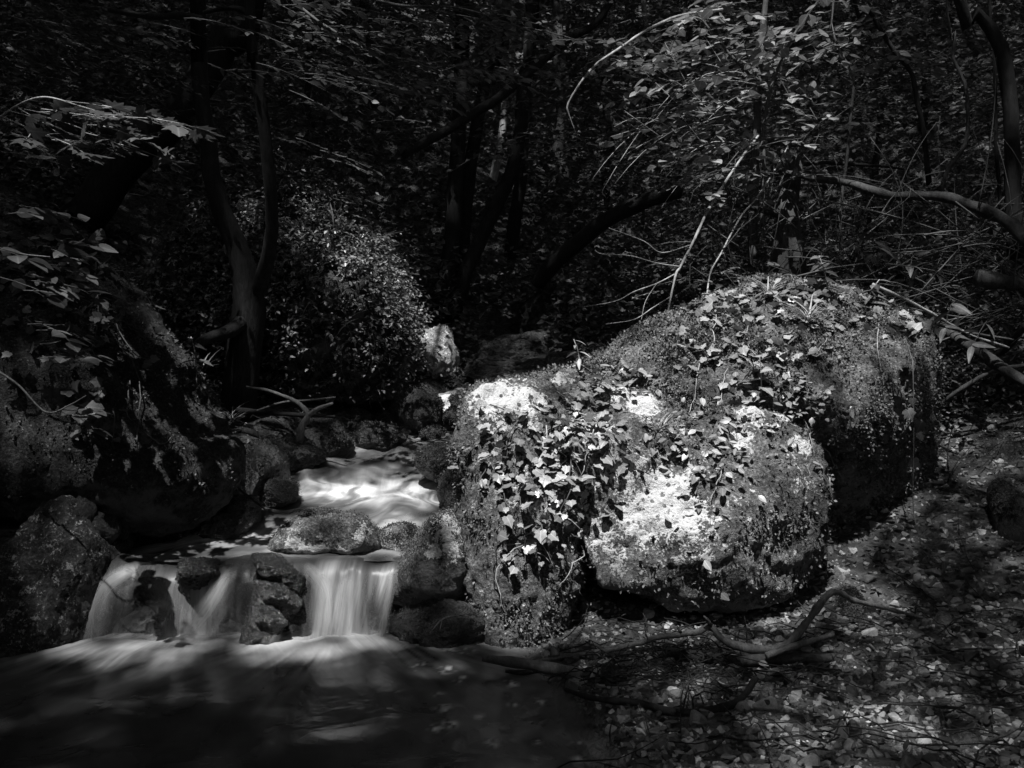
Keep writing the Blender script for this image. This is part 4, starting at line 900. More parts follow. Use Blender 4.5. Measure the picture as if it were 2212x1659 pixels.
def sprays(centres, az, L, rng, leaf, spacing, droop=.12, tilt=.25, flat=.85):
    """flat leafy twigs: returns twig paths and leaf frames"""
    paths, pos, fw, up = [], [], [], []
    for c, a, l in zip(centres, az, L):
        d = np.array([math.cos(a), math.sin(a), rng.normal(-.05, tilt * .5)]); s = np.array([-math.sin(a), math.cos(a), 0]); bend = rng.normal(0, .25)
        m = max(4, int(l / spacing)); t = np.linspace(0, 1, m)
        pth = c + d * (t * l)[:, None] + s * (bend * l * t * t)[:, None] - np.array([0, 0, droop * l]) * (t * t)[:, None]
        paths.append(pth)
        for k in range(1, m):
            sg = 1 if k % 2 else -1
            f = d * .75 + s * (sg * .9) + np.array([0, 0, -.12 + rng.normal(0, .2)])
            pos.append(pth[k] + rng.normal(0, .006, 3)); fw.append(f); up.append(np.array([0, 0, 1]) + rng.normal(0, 1 - flat + .15, 3))
        pos.append(pth[-1]); fw.append(d + [0, 0, -.3]); up.append(np.array([0, 0, 1.]))
    return paths, np.array(pos), np.array(fw), np.array(up)
def twig_obj(name, paths, r, mat, parent, seg=4):
    V, F = join([tube(p, [r, r * .45], n=max(4, len(p)), seg=seg, rough=0) for p in paths])
    o = link(name, make_mesh(name, shift(V, parent), F, M[mat]), parent); o['kind'] = 'stuff'; return o
def leafy(name, label, cat, base, specs, kind, size, spacing, mat, seed, limit=300, bark='bark_mid', r=.004, limbs=(), droop=.15, flat=.85, group=None):
    """specs: (X, Y, d, spread X, spread Y, spread d, number, mean azimuth, spread, length)"""
    rng = np.random.default_rng(seed); C, A, L = [], [], []
    for X, Y, d, sx, sy, sd, n, a, sa, l in specs:
        for _ in range(n):
            C.append(P(rng.normal(X, sx), rng.normal(Y, sy), rng.normal(d, sd))); A.append(rng.normal(a, sa)); L.append(l * rng.uniform(.6, 1.2))
    t = thing(name, label, cat, tuple(base), group)
    paths, pos, fw, up = sprays(C, A, L, rng, kind, spacing, droop, flat=flat)
    for k, (p, rd) in enumerate(limbs): tube_obj('limb', PP(*p), rd, M[bark], t, seg=6, rough=.1, wob=.008, seed=seed + k)
    twig_obj('twigs', paths, r, bark, t)
    leaf_parts(kind, pos, frames(fw, up), size * rng.uniform(.65, 1.2, len(pos)), mat, t, limit)
    return t
# beech branch hanging in from the top
leafy('beech_branch', 'drooping beech branch with oval leaves hanging in at the top centre', 'branch', P(560, -60, 6.2), [
    (640, 40, 6.2, 60, 40, .3, 16, -.15, .4, .5), (760, 90, 6.1, 60, 45, .3, 16, -.1, .4, .5), (700, 150, 6.0, 60, 30, .3, 10, -.1, .4, .45), (850, 165, 5.9, 40, 20, .2, 10, -.25, .4, .36), (590, 120, 6.3, 40, 40, .3, 8, -.1, .4, .4), (960, 20, 6.2, 50, 22, .3, 11, -.1, .5, .42), (1060, 30, 6.2, 45, 25, .3, 9, -.1, .5, .42)],
    'oval', .074, .05, 'shade_leaf', 31, 300, limbs=[([(560, -60, 6.2), (680, 40, 6.1), (790, 110, 6.0), (900, 195, 5.8)], [.012, .003]), ([(700, -40, 6.3), (850, 10, 6.2), (1000, 20, 6.1), (1180, 80, 6.0)], [.012, .003])])
leafy('beech_branch', 'short beech spray crossing the tops of the clump trunks', 'branch', P(1250, -40, 7.0), [(1130, 70, 7.0, 40, 22, .2, 8, 2.8, .5, .42), (1260, 120, 7.0, 60, 25, .3, 7, -.4, .5, .4), (1020, 150, 7.0, 40, 12, .2, 5, .0, .4, .4)], 'oval', .08, .055, 'leaf', 32, 90)
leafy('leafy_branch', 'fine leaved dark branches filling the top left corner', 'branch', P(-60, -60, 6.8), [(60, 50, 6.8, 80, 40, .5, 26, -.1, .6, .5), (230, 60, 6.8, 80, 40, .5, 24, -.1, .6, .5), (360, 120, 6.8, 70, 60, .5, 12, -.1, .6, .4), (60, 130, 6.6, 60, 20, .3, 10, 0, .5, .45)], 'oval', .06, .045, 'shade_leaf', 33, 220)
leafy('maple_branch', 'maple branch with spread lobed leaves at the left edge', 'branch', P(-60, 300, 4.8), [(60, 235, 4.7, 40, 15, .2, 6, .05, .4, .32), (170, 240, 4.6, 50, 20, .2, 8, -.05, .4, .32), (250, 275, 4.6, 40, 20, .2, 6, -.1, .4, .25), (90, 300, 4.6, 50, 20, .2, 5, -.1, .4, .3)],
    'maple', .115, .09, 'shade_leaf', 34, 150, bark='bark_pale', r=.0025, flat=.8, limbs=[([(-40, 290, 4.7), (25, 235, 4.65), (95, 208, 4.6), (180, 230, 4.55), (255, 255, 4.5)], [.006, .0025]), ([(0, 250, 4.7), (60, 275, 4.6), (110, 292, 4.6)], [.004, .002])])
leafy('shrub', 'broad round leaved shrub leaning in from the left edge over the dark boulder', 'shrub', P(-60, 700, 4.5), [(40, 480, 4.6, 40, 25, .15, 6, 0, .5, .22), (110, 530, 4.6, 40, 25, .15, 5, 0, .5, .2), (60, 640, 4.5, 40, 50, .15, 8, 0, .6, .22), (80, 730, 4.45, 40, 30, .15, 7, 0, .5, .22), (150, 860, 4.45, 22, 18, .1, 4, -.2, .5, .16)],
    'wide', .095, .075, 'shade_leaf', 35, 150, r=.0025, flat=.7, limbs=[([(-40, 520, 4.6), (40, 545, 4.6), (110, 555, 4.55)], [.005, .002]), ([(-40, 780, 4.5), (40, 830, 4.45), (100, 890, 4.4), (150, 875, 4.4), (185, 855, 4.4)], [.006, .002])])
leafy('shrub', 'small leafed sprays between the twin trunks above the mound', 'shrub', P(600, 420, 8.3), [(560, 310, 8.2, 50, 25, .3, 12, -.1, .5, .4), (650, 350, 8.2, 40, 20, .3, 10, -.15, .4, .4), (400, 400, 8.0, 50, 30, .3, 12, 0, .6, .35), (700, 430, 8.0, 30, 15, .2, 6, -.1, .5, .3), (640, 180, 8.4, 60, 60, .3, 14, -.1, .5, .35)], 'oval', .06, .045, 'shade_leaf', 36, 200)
# hazel over the boulder
leafy('hazel', 'bright leaved hazel bush rising behind the sunlit boulder', 'shrub', P(1640, 600, 7.3), [
    (1590, 60, 7.3, 90, 50, .4, 30, 3.0, 1.2, .45), (1700, 90, 7.3, 90, 60, .4, 34, 2.6, 1.6, .45), (1560, 150, 7.2, 70, 40, .3, 22, 3.1, .8, .42), (1660, 200, 7.2, 80, 40, .3, 26, 2.8, 1.4, .42), (1600, 260, 7.1, 60, 25, .3, 16, 3.1, .8, .4), (1700, 285, 7.1, 50, 25, .3, 10, 2.8, 1.4, .36), (1590, 340, 7.0, 60, 20, .3, 12, 3.1, .8, .36), (1640, 380, 7.0, 40, 20, .3, 8, 3.0, 1., .3), (1850, 60, 7.6, 110, 50, .5, 24, 2.5, 1.8, .42)],
    'wide', .092, .055, 'hazel', 37, 300, limbs=[([(1628, 560, 7.3), (1630, 430, 7.3), (1634, 300, 7.3), (1640, 150, 7.3), (1660, -40, 7.3)], [.04, .034, .03, .02]), ([(1646, 490, 7.2), (1650, 380, 7.2), (1655, 245, 7.2), (1700, 100, 7.2), (1790, -30, 7.2)], [.016, .012, .008]), ([(1700, 380, 7.3), (1690, 250, 7.3), (1580, 120, 7.3), (1500, 20, 7.3)], [.014, .008])])
leafy('shrub', 'small leaved shrub twigs low beside the pale leaning branch', 'shrub', P(1500, 640, 6.8), [(1510, 430, 6.8, 25, 20, .15, 9, 2.6, 1., .22), (1545, 490, 6.8, 40, 40, .2, 12, 2.0, 1.5, .22), (1480, 560, 6.7, 20, 30, .15, 8, 2.2, 1.4, .2), (1560, 590, 6.6, 50, 20, .2, 12, 2.2, 1.4, .22)], 'oval', .038, .026, 'leaf', 38, 200)
leafy('shrub', 'herbs crowding the slope behind the right end of the boulder', 'shrub', P(1990, 640, 7.0), [(1960, 560, 7.0, 70, 50, .3, 20, 1, 2, .3), (2080, 540, 7.0, 60, 60, .3, 20, 1, 2, .3), (2040, 640, 6.9, 60, 30, .3, 12, 1, 2, .3), (1780, 520, 7.0, 60, 40, .3, 12, 1, 2, .3), (2150, 680, 6.6, 40, 40, .2, 8, 1, 2, .25)], 'lance', .15, .07, 'under', 39, 260, droop=.5, flat=.5)

# ------------------------------------------------------------------ fallen branches, logs, bare twigs
def branch(name, label, pts, rad, mat, cat='branch', seed=0, wob=.006, seg=8, subs=(), group=None, rough=.24, n=None):
    Q = PP(*pts); t = thing(name, label, cat, tuple(Q[0]), group)
    tube_obj('stem', Q, rad, M[mat], t, seg=seg, rough=rough, wob=wob, seed=seed, n=n)
    for k, (p, r) in enumerate(subs): tube_obj('side_twig', PP(*p), r, M[mat], t, seg=5, rough=.08, wob=.004, seed=seed + k)
    return t
def gd(X, Y, up=0.0):
    """sight distance of the ground (or a little above it)"""
    p = on_ground(X, Y); return p[1] - up
branch('branch', 'pale arching bare branch curving down at the top centre', [(1242, 281, 6.4), (1229, 245, 6.4), (1226, 228, 6.4), (1240, 201, 6.4), (1262, 169, 6.45), (1291, 137, 6.5), (1334, 108, 6.55), (1381, 75, 6.6), (1428, 50, 6.7), (1478, 32, 6.8), (1560, 20, 7.1)], [.003, .006, .008, .009, .010], 'bark_pale', seed=1, n=60, seg=8)
branch('log', 'moss covered log sloping down across the right thicket', [(1700, 372, 7.20), (1776, 385, 7.10), (1830, 396, 7.05), (1920, 421, 6.95), (1992, 421, 6.90), (2046, 425, 6.80), (2136, 455, 6.60), (2192, 492, 6.40), (2250, 560, 6.20)], [.022, .028, .032, .036, .04, .045], 'moss_bark', 'log', 2, .02, 10)
branch('branch', 'upper thin dead branch lying above the mossy log', [(1711, 360, 7.5), (1760, 352, 7.5), (1812, 353, 7.5), (1890, 358, 7.4), (1965, 366, 7.3)], [.016, .014, .008], 'bark', seed=3)
branch('branch', 'short thick dead branch behind the hazel stem', [(1615, 312, 7.5), (1680, 308, 7.5), (1745, 316, 7.5), (1790, 335, 7.5)], [.026, .024, .014], 'bark_mid', seed=4)
branch('branch', 'dark snag sticking out left of the mossy stump', [(1585, 444, 7.0), (1620, 448, 7.0), (1660, 458, 7.0), (1690, 470, 7.0)], [.012, .018, .022], 'bark', seed=5)
branch('branch', 'pale leaning branch propped on the ridge of the big boulder', [(1440, 690, 6.2), (1459, 597, 6.35), (1470, 576, 6.4), (1506, 504, 6.5), (1535, 443, 6.6), (1588, 360, 6.75), (1640, 290, 6.9)], [.006, .008, .009, .009, .008], 'bark_pale', seed=6, n=50,
       subs=[([(1462, 590, 6.4), (1420, 612, 6.3), (1370, 630, 6.2), (1330, 650, 6.1), (1260, 662, 6.0)], [.005, .002]), ([(1470, 576, 6.4), (1420, 568, 6.3), (1360, 552, 6.2), (1300, 548, 6.1), (1285, 540, 6.1)], [.005, .002]), ([(1450, 640, 6.3), (1410, 665, 6.2), (1370, 690, 6.1), (1310, 700, 6.0)], [.004, .002]),
             ([(1490, 530, 6.5), (1430, 545, 6.4), (1390, 520, 6.3), (1315, 492, 6.2)], [.004, .002]), ([(1444, 670, 6.3), (1400, 700, 6.1), (1380, 725, 6.0), (1325, 760, 5.9)], [.004, .002]), ([(1420, 612, 6.3), (1395, 650, 6.2), (1385, 690, 6.1)], [.003, .0015])])
branch('branch', 'second pale stick leaning behind the propped branch', [(1525, 660, 6.3), (1535, 590, 6.4), (1560, 545, 6.5), (1600, 470, 6.7), (1640, 420, 6.8), (1700, 320, 7.0)], [.005, .006, .006], 'bark_pale', seed=7)
rng = np.random.default_rng(3)
bt = thing('bare_bush', 'fan of bare pale twigs reaching left from under the hazel', 'bush', tuple(P(1600, 260, 7.0)))
PT = []
for k in range(20):
    X, Y = rng.normal(1570, 45), rng.uniform(150, 320); L = rng.uniform(90, 210); sl = rng.normal(-.15, .3); c = rng.uniform(.2, .9); d = rng.uniform(6.7, 7.2); t = np.linspace(0, 1, 7)
    PT.append(np.array([P(X - L * u, Y + L * (sl * u + c * u * u), d - .3 * u) for u in t]))
    if k % 2: PT.append(np.array([P(X - L * .5 - L * .4 * u, Y + L * (sl * .5 + c * .25) + L * (.5 * sl - .3) * u, d - .15) for u in np.linspace(0, 1, 5)]))
twig_obj('twigs', PT, .0032, 'bark_pale', bt)
tt = thing('bramble_thicket', 'tangle of thin arching stems filling the slope right of the hazel', 'thicket', tuple(P(1950, 560, 7.0)))
PT = []
for k in range(150):
    X, Y = rng.uniform(1560, 2260), rng.uniform(430, 700); d = rng.uniform(6.5, 8.2); hh = rng.uniform(80, 360); dx = rng.normal(0, 120); t = np.linspace(0, 1, 8); b = rng.normal(0, 60)
    PT.append(np.array([P(X + dx * u + b * math.sin(3.1 * u), Y - hh * u + max(0, abs(dx) * .6) * u * u, d) for u in t]))
twig_obj('stems', PT, .0048, 'bark_mid', tt)
PT = []
for k in range(60):
    X, Y = rng.uniform(1780, 2260), rng.uniform(470, 700); d = rng.uniform(6.3, 7.6); L = rng.uniform(150, 420); sl = rng.normal(-.1, .5); t = np.linspace(0, 1, 7); b = rng.normal(0, 25)
    PT.append(np.array([P(X - L * .5 + L * u, Y + sl * L * (u - .5) + b * math.sin(3.1 * u), d) for u in t]))
twig_obj('dead_sticks', PT, .006, 'bark_mid', tt)
branch('log', 'mossy stump of an old trunk behind the nettles', [(1700, 640, 7.2), (1705, 560, 7.2), (1700, 480, 7.2), (1712, 400, 7.3), (1725, 345, 7.4)], [.15, .12, .09, .075, .05], 'moss_bark', 'stump', 8, .03, 12)
branch('log', 'cut log end with dark bark at the right edge', [(2110, 602, 6.6), (2150, 607, 6.6), (2230, 622, 6.7)], [.05, .055, .055], 'bark_mid', 'log', 9, .01, 10)
branch('log', 'mossy pole running down to the right edge behind the boulder', [(2030, 700, 6.7), (2060, 725, 6.6), (2110, 755, 6.5), (2154, 790, 6.4), (2230, 835, 6.3)], [.035, .042, .04], 'moss_bark', 'log', 10, .01, 9)
branch('branch', 'upper of two thin straight sticks slanting from the boulder crest', [(1884, 614, 6.1), (1940, 640, 6.15), (2005, 672, 6.2), (2090, 720, 6.3), (2180, 752, 6.3)], [.010, .010, .008], 'bark_pale', seed=11)
branch('branch', 'lower of two thin straight sticks slanting from the boulder crest', [(1900, 640, 6.1), (1990, 690, 6.2), (2060, 712, 6.3), (2120, 724, 6.3), (2190, 735, 6.3)], [.007, .008, .007], 'bark_mid', seed=12)
branch('branch', 'bent mossy branch with its foot on the right gravel', [(2026, 885, 6.5), (2048, 860, 6.45), (2093, 830, 6.4), (2130, 808, 6.4), (2165, 797, 6.4), (2240, 786, 6.4)], [.012, .014, .016], 'moss_bark', seed=13)
branch('branch', 'dark curl of branch behind the bent mossy branch', [(2130, 770, 6.7), (2165, 760, 6.6), (2190, 735, 6.5), (2215, 700, 6.4)], [.012, .02, .022], 'bark', seed=14)
# driftwood on the bank
branch('driftwood', 'smooth curved driftwood branch lying along the gravel under the boulder', [(1158, 1430, 4.39), (1248, 1415, 4.42), (1356, 1397, 4.44), (1428, 1375, 4.46), (1504, 1361, 4.46), (1535, 1350, 4.46), (1562, 1378, 4.42), (1596, 1393, 4.40), (1646, 1401, 4.39), (1696, 1393, 4.39), (1732, 1361, 4.42), (1761, 1321, 4.46), (1783, 1296, 4.50), (1808, 1281, 4.52), (1848, 1299, 4.58), (1902, 1314, 4.64), (1995, 1338, 4.70)], [.008, .012, .015, .017, .020, .018, .016, .014, .007], 'drift', 'driftwood', 20, .014, 10, n=150, rough=.34, subs=[([(1535, 1350, 4.46), (1528, 1338, 4.44), (1520, 1330, 4.43)], [.012, .005]), ([(1765, 1316, 4.46), (1745, 1345, 4.45), (1705, 1380, 4.42)], [.014, .006]), ([(1400, 1384, 4.45), (1392, 1352, 4.45), (1398, 1335, 4.45)], [.003, .002]), ([(1470, 1366, 4.46), (1462, 1352, 4.46)], [.009, .004])])
branch('driftwood', 'broken log with a pale peeled end pointing into the pool', [(1043, 1420, 4.32), (1122, 1433, 4.30), (1212, 1449, 4.26), (1284, 1460, 4.23), (1340, 1466, 4.20)], [.020, .023, .026, .024, .018], 'drift', 'driftwood', 21, .004, 10)
branch('driftwood', 'flaking mossy log half buried in front of the curved driftwood', [(1440, 1408, 4.37), (1500, 1416, 4.35), (1578, 1426, 4.33), (1686, 1422, 4.35), (1790, 1424, 4.36), (1900, 1424, 4.37)], [.02, .026, .028, .026, .02], 'moss_bark', 'driftwood', 22, .006, 10)
branch('driftwood', 'short straight stick crossing the mossy log', [(1655, 1418, 4.30), (1700, 1402, 4.32), (1745, 1388, 4.35), (1800, 1371, 4.40)], [.016, .015, .011], 'drift', 'driftwood', 23, .003)
branch('driftwood', 'dark waterlogged stick with an upturned end at the pool edge', [(1222, 1490, 3.90), (1284, 1508, 3.84), (1385, 1519, 3.80), (1446, 1537, 3.74), (1504, 1542, 3.74), (1552, 1531, 3.76), (1588, 1519, 3.77), (1612, 1497, 3.78), (1632, 1462, 3.82)], [.010, .014, .017, .018, .016, .012], 'bark', 'driftwood', 24, .004)
branch('driftwood', 'grey stick lying end on at the bottom edge of the gravel', [(1812, 1565, 3.65), (1822, 1600, 3.56), (1826, 1640, 3.47), (1832, 1680, 3.40)], [.010, .014, .013], 'drift', 'driftwood', 25, .003)
branch('driftwood', 'thin dark stick floating under the peeled log end', [(1090, 1450, 4.28), (1130, 1452, 4.27), (1180, 1447, 4.28)], [.006, .012, .008], 'bark', 'driftwood', 26)
branch('forked_branch', 'forked stick like a letter Y standing at the upper pool', [(642, 985, 6.62), (648, 934, 6.62), (656, 912, 6.62), (666, 896, 6.62), (650, 876, 6.62), (630, 862, 6.65), (576, 842, 6.75), (533, 835, 6.8)], [.034, .026, .020, .017, .014, .012, .008], 'bark_mid', 'branch', 27, .004, subs=[([(664, 898, 6.62), (684, 884, 6.58), (700, 878, 6.55), (718, 872, 6.5)], [.018, .009])])
branch('branch', 'straight grey pole lying behind the forked stick', [(500, 885, 6.95), (560, 890, 6.9), (612, 894, 6.9), (724, 899, 6.85)], [.018, .018, .012], 'bark', seed=28)
branch('branch', 'slim stick lying aslant above the grey pole', [(556, 888, 6.8), (612, 869, 6.8), (660, 864, 6.8), (725, 857, 6.8)], [.008, .008, .005], 'bark_mid', seed=29)
branch('branch', 'dark log stub between the square rock and the forked stick', [(530, 928, 6.55), (575, 945, 6.5), (632, 972, 6.4)], [.022, .022, .016], 'moss_bark', 'log', 30)
branch('branch', 'dark stick dipping into the shelf water below the square rock', [(515, 1056, 5.55), (545, 1080, 5.5), (576, 1104, 5.45)], [.005, .007, .004], 'bark', seed=31, subs=[([(556, 1085, 5.5), (548, 1112, 5.46)], [.003, .002])])
branch('branch', 'fine pale forked twig resting on the wet rock beside the falls', [(1030, 1327, 4.55), (985, 1330, 4.55), (955, 1338, 4.53), (928, 1368, 4.5)], [.003, .004, .002], 'bark_pale', seed=32, subs=[([(955, 1338, 4.53), (950, 1360, 4.5)], [.002, .0015]), ([(985, 1330, 4.55), (974, 1316, 4.55)], [.002, .001])])

# ------------------------------------------------------------------ gravel bank: stones, fallen leaves, twigs
def stone_tpl(seed):
    r = np.random.default_rng(seed); p = r.normal(size=(11, 3)); p = nrm(p) * r.uniform(.7, 1, (11, 1)) * np.array([.55, .42, .26 + .16 * r.random()])
    bm = bmesh.new(); vs = [bm.verts.new(v) for v in p]; g = bmesh.ops.convex_hull(bm, input=vs)
    bmesh.ops.delete(bm, geom=[e for e in set(g['geom_interior'] + g['geom_unused']) if isinstance(e, bmesh.types.BMVert)], context='VERTS')
    bmesh.ops.bevel(bm, geom=bm.edges[:], offset=.045, segments=1, affect='EDGES', clamp_overlap=True) if seed < 8 else None
    bmesh.ops.triangulate(bm, faces=bm.faces[:]); bmesh.ops.recalc_face_normals(bm, faces=bm.faces[:])
    V = np.array([v.co[:] for v in bm.verts]); bm.verts.index_update(); F = np.array([[v.index for v in f.verts] for f in bm.faces]); bm.free(); return V, F
STN = [stone_tpl(k) for k in range(16)]
STM = [make_mesh('stone', V, [F], M['stone'], smooth=False, attrs={'rnd': np.zeros(len(V))}) for V, F in STN[:8]]
def rot_of(yaw, tx, ty):
    cy_, sy_ = np.cos(yaw), np.sin(yaw); z = 0 * yaw; o = z + 1
    Rz = np.stack([np.stack([cy_, -sy_, z], -1), np.stack([sy_, cy_, z], -1), np.stack([z, z, o], -1)], 1)
    Rx = np.stack([np.stack([o, z, z], -1), np.stack([z, np.cos(tx), -np.sin(tx)], -1), np.stack([z, np.sin(tx), np.cos(tx)], -1)], 1)
    Ry = np.stack([np.stack([np.cos(ty), z, np.sin(ty)], -1), np.stack([z, o, z], -1), np.stack([-np.sin(ty), z, np.cos(ty)], -1)], 1)
    return Rx @ Ry @ Rz
rng = np.random.default_rng(101)
n = 36000
x = rng.uniform(-.3, 4.2, n); y = 2.6 + 6.4 * rng.random(n) ** 1.25
x = np.where(rng.random(n) < .10, rng.uniform(-2.4, -.2, n), x)
z = ground_z(x, y); ok = (z > -.06) & ((x - itp(y, XC) - itp(y, HW) > .18) | (itp(y, XC) - itp(y, HW) - x > .18))
xl = x < -.1; ok &= ~(xl & (y < 5.6)); Xp, Yp = px(np.column_stack([x, y, z])); ok &= (Xp > -150) & (Xp < 2400) & (Yp < 1800)
x, y, z = x[ok], y[ok], z[ok]; n = len(x)
s = np.clip(rng.lognormal(math.log(.027), .55, n), .010, .12)
R = rot_of(rng.uniform(0, 6.3, n), rng.normal(0, .28, n), rng.normal(0, .28, n)); pos = np.column_stack([x, y, z + s * .07])
Xp, Yp = px(pos); vis = (Xp > 0) & (Xp < 2212) & (Yp > 0) & (Yp < 1659)
order = np.argsort(-np.where(vis, s / y, 0)); big = order[:300]; rest = order[300:]
for k in big:
    o = link('stone', STM[int(rng.integers(8))], ground); mt = np.eye(4); mt[:3, :3] = R[k] * s[k]; mt[:3, 3] = pos[k]; o.matrix_basis = Matrix(mt.tolist())
VV, FF, RR, o_ = [], [], [], 0
grp = rng.integers(0, 8, len(rest)) + 8
for g in range(8, 16):
    kk = rest[grp == g]; V, F = STN[g]
    W = np.einsum('nij,vj->nvi', R[kk] * s[kk][:, None, None], V) + pos[kk][:, None]
    FF.append((F[None] + (np.arange(len(kk)) * len(V))[:, None, None] + o_).reshape(-1, 3)); VV.append(W.reshape(-1, 3)); RR.append(np.repeat(rng.random(len(kk)), len(V))); o_ += W.shape[0] * len(V)
link('gravel', make_mesh('gravel', np.vstack(VV), [np.vstack(FF)], M['stone'], smooth=False, attrs={'rnd': np.concatenate(RR)}), ground, kind='stuff')
# some stones one would notice
for k, (X, Y, w, h, l, mt) in enumerate([(1250, 1478, 58, 34, 'wet pale stone at the water edge below the peeled log', 'pale_rock'), (1318, 1462, 42, 62, 'tilted pointed stone behind the twigs at the pool edge', 'moss_rock'), (1352, 1463, 36, 22, 'flat oval grey stone right of the tilted pointed stone', 'back_rock'),
        (1635, 1372, 40, 34, 'angular pale stone inside the bend of the driftwood', 'pale_rock'), (1665, 1352, 34, 26, 'white cracked stone at the top of the little heap in the driftwood bend', 'pale_rock'), (1682, 1375, 36, 24, 'grey stone at the right of the heap in the driftwood bend', 'back_rock'), (1608, 1372, 40, 30, 'broad stone at the left of the heap in the driftwood bend', 'back_rock'),
        (1898, 1433, 48, 26, 'pale lump of stone at the right end of the mossy log', 'back_rock'), (1962, 1443, 42, 34, 'rounded stone two steps right of the mossy log end', 'back_rock'), (1890, 1466, 60, 24, 'long dark flat stone in front of the mossy log end', 'back_rock'), (2042, 1345, 46, 44, 'smooth upright stone leaning against the right bank', 'back_rock'), (2160, 1390, 50, 26, 'pale flat stone by the right edge of the gravel', 'back_rock'),
        (1418, 1635, 36, 22, 'pale wet stone at the bottom end of the pool', 'pale_rock'), (1395, 1568, 22, 14, 'light pebble standing out of the shallow water', 'pale_rock'), (1470, 1573, 60, 20, 'long slab at the edge of the lower gravel spit', 'back_rock'), (1660, 1500, 36, 48, 'pale leaning slate beside the upturned stick', 'back_rock'), (1560, 1500, 90, 34, 'broad flat stone behind the dark waterlogged stick', 'back_rock'), (2090, 1600, 60, 36, 'wide grey stone near the bottom right corner', 'back_rock'), (1730, 1450, 30, 26, 'small block between the mossy log and the broad flat stone', 'back_rock')]):
    p = on_ground(X, Y + h * .3); rock_px('stone', l, X - w / 2, X + w / 2, Y - h / 2, Y + h / 2, p[1], mt, 300 + k, depth=w / FPX * p[1] * .8, sub=3, cat='stone', group='larger stones on the gravel bank', planes=9, soft=.06, sink=.015)
# fallen leaves
n = 1700; x = rng.uniform(-.2, 4.2, n); y = 2.6 + 6.4 * rng.random(n) ** 1.2; z = ground_z(x, y); ok = (z > .0) & (x - itp(y, XC) - itp(y, HW) > .2); x, y, z = x[ok], y[ok], z[ok]; n = len(x)
pos = np.column_stack([x, y, z + rng.uniform(.012, .05, n)]); R = frames(rng.normal(0, 1, (n, 3)) * [1, 1, .25], rng.normal(0, .45, (n, 3)) + [0, 0, 1]); sz = rng.uniform(.02, .055, n)
X_, Y_ = px(pos); key = np.where((X_ > 0) & (X_ < 2212) & (Y_ < 1659), sz / y, 0); od = np.argsort(-key)
for k in od[:130]:
    o = link('fallen_leaf', leaf_mesh('oval', 'dead'), ground); mt = np.eye(4); mt[:3, :3] = R[k] * sz[k]; mt[:3, 3] = pos[k]; o.matrix_basis = Matrix(mt.tolist())
leaf_stuff('leaf_litter', 'oval', pos[od[130:]], R[od[130:]], sz[od[130:]], 'dead', ground)
# loose twigs on the bank
PT = []
def lay_twigs(n, xr, yr, L0, L1):
    for _ in range(n):
        x, y = rng.uniform(*xr), rng.uniform(*yr); a = rng.uniform(0, 3.14); L = rng.uniform(L0, L1); b = rng.normal(0, .15); q = []
        for u in np.linspace(-.5, .5, 6):
            xx, yy = x + math.cos(a) * L * u - math.sin(a) * b * L * u * u, y + math.sin(a) * L * u + math.cos(a) * b * L * u * u
            q.append((xx, yy, max(gz(xx, yy), 0) + .03 + .03 * rng.random()))
        PT.append(np.array(q))
lay_twigs(150, (.3, 2.4), (3.1, 5.0), .12, .5); lay_twigs(90, (.3, 1.0), (4.0, 4.5), .1, .35); lay_twigs(60, (1.6, 3.4), (5, 8), .2, .7); lay_twigs(40, (-2.0, -1.2), (6.5, 7.6), .15, .5)
tw = twig_obj('twig_litter', PT, .0035, 'bark', ground)

# ------------------------------------------------------------------ undergrowth on the slopes
rng = np.random.default_rng(202)
def undergrowth(name, n, Xr, dr, size, hmax, seed, mat, pw=1.0, kind='small', gap=0.0, parent=None):
    r = np.random.default_rng(seed)
    d = dr[0] + (dr[1] - dr[0]) * r.random(n) ** pw; X = r.uniform(*Xr, n); x = d * (X - 1106) / FPX
    z0 = ground_z(x, d); c = fbm(np.column_stack([x, d, 0 * x]), .55, 3, .55, seed)
    h = np.clip(c * 1.5 + .35, 0.02, 1.3) * hmax * r.random(n) ** .7
    ok = (c > gap - .5) & (z0 > itp(d, ZB) + .08 - (d > 11)); p = np.column_stack([x, d, z0 + h])[ok]; n = len(p)
    f = r.normal(0, 1, (n, 3)) * [1, 1, .35] + [0, 0, -.15]; u = r.normal(0, .5, (n, 3)) + [0, -.25, 1]
    return leaf_stuff(name, kind, p, frames(f, u), r.uniform(.6, 1.3, n) * size * (1 + (p[:, 1] - 9) * .02), mat, parent)
undergrowth('undergrowth', 95000, (-150, 2400), (9.5, 30), .085, .9, 1, 'under', 1.3)
undergrowth('undergrowth', 24000, (1250, 2500), (6.6, 10), .06, .45, 2, 'under', 1.0)
undergrowth('undergrowth', 12000, (2380, 4200), (3.6, 9), .07, .35, 4, 'under', 1.0)
undergrowth('undergrowth', 8000, (-1300, -60), (3.6, 9.5), .07, .4, 5, 'under', 1.0)
undergrowth('undergrowth', 4500, (-100, 620), (7.6, 10), .06, .5, 3, 'under', 1.0)
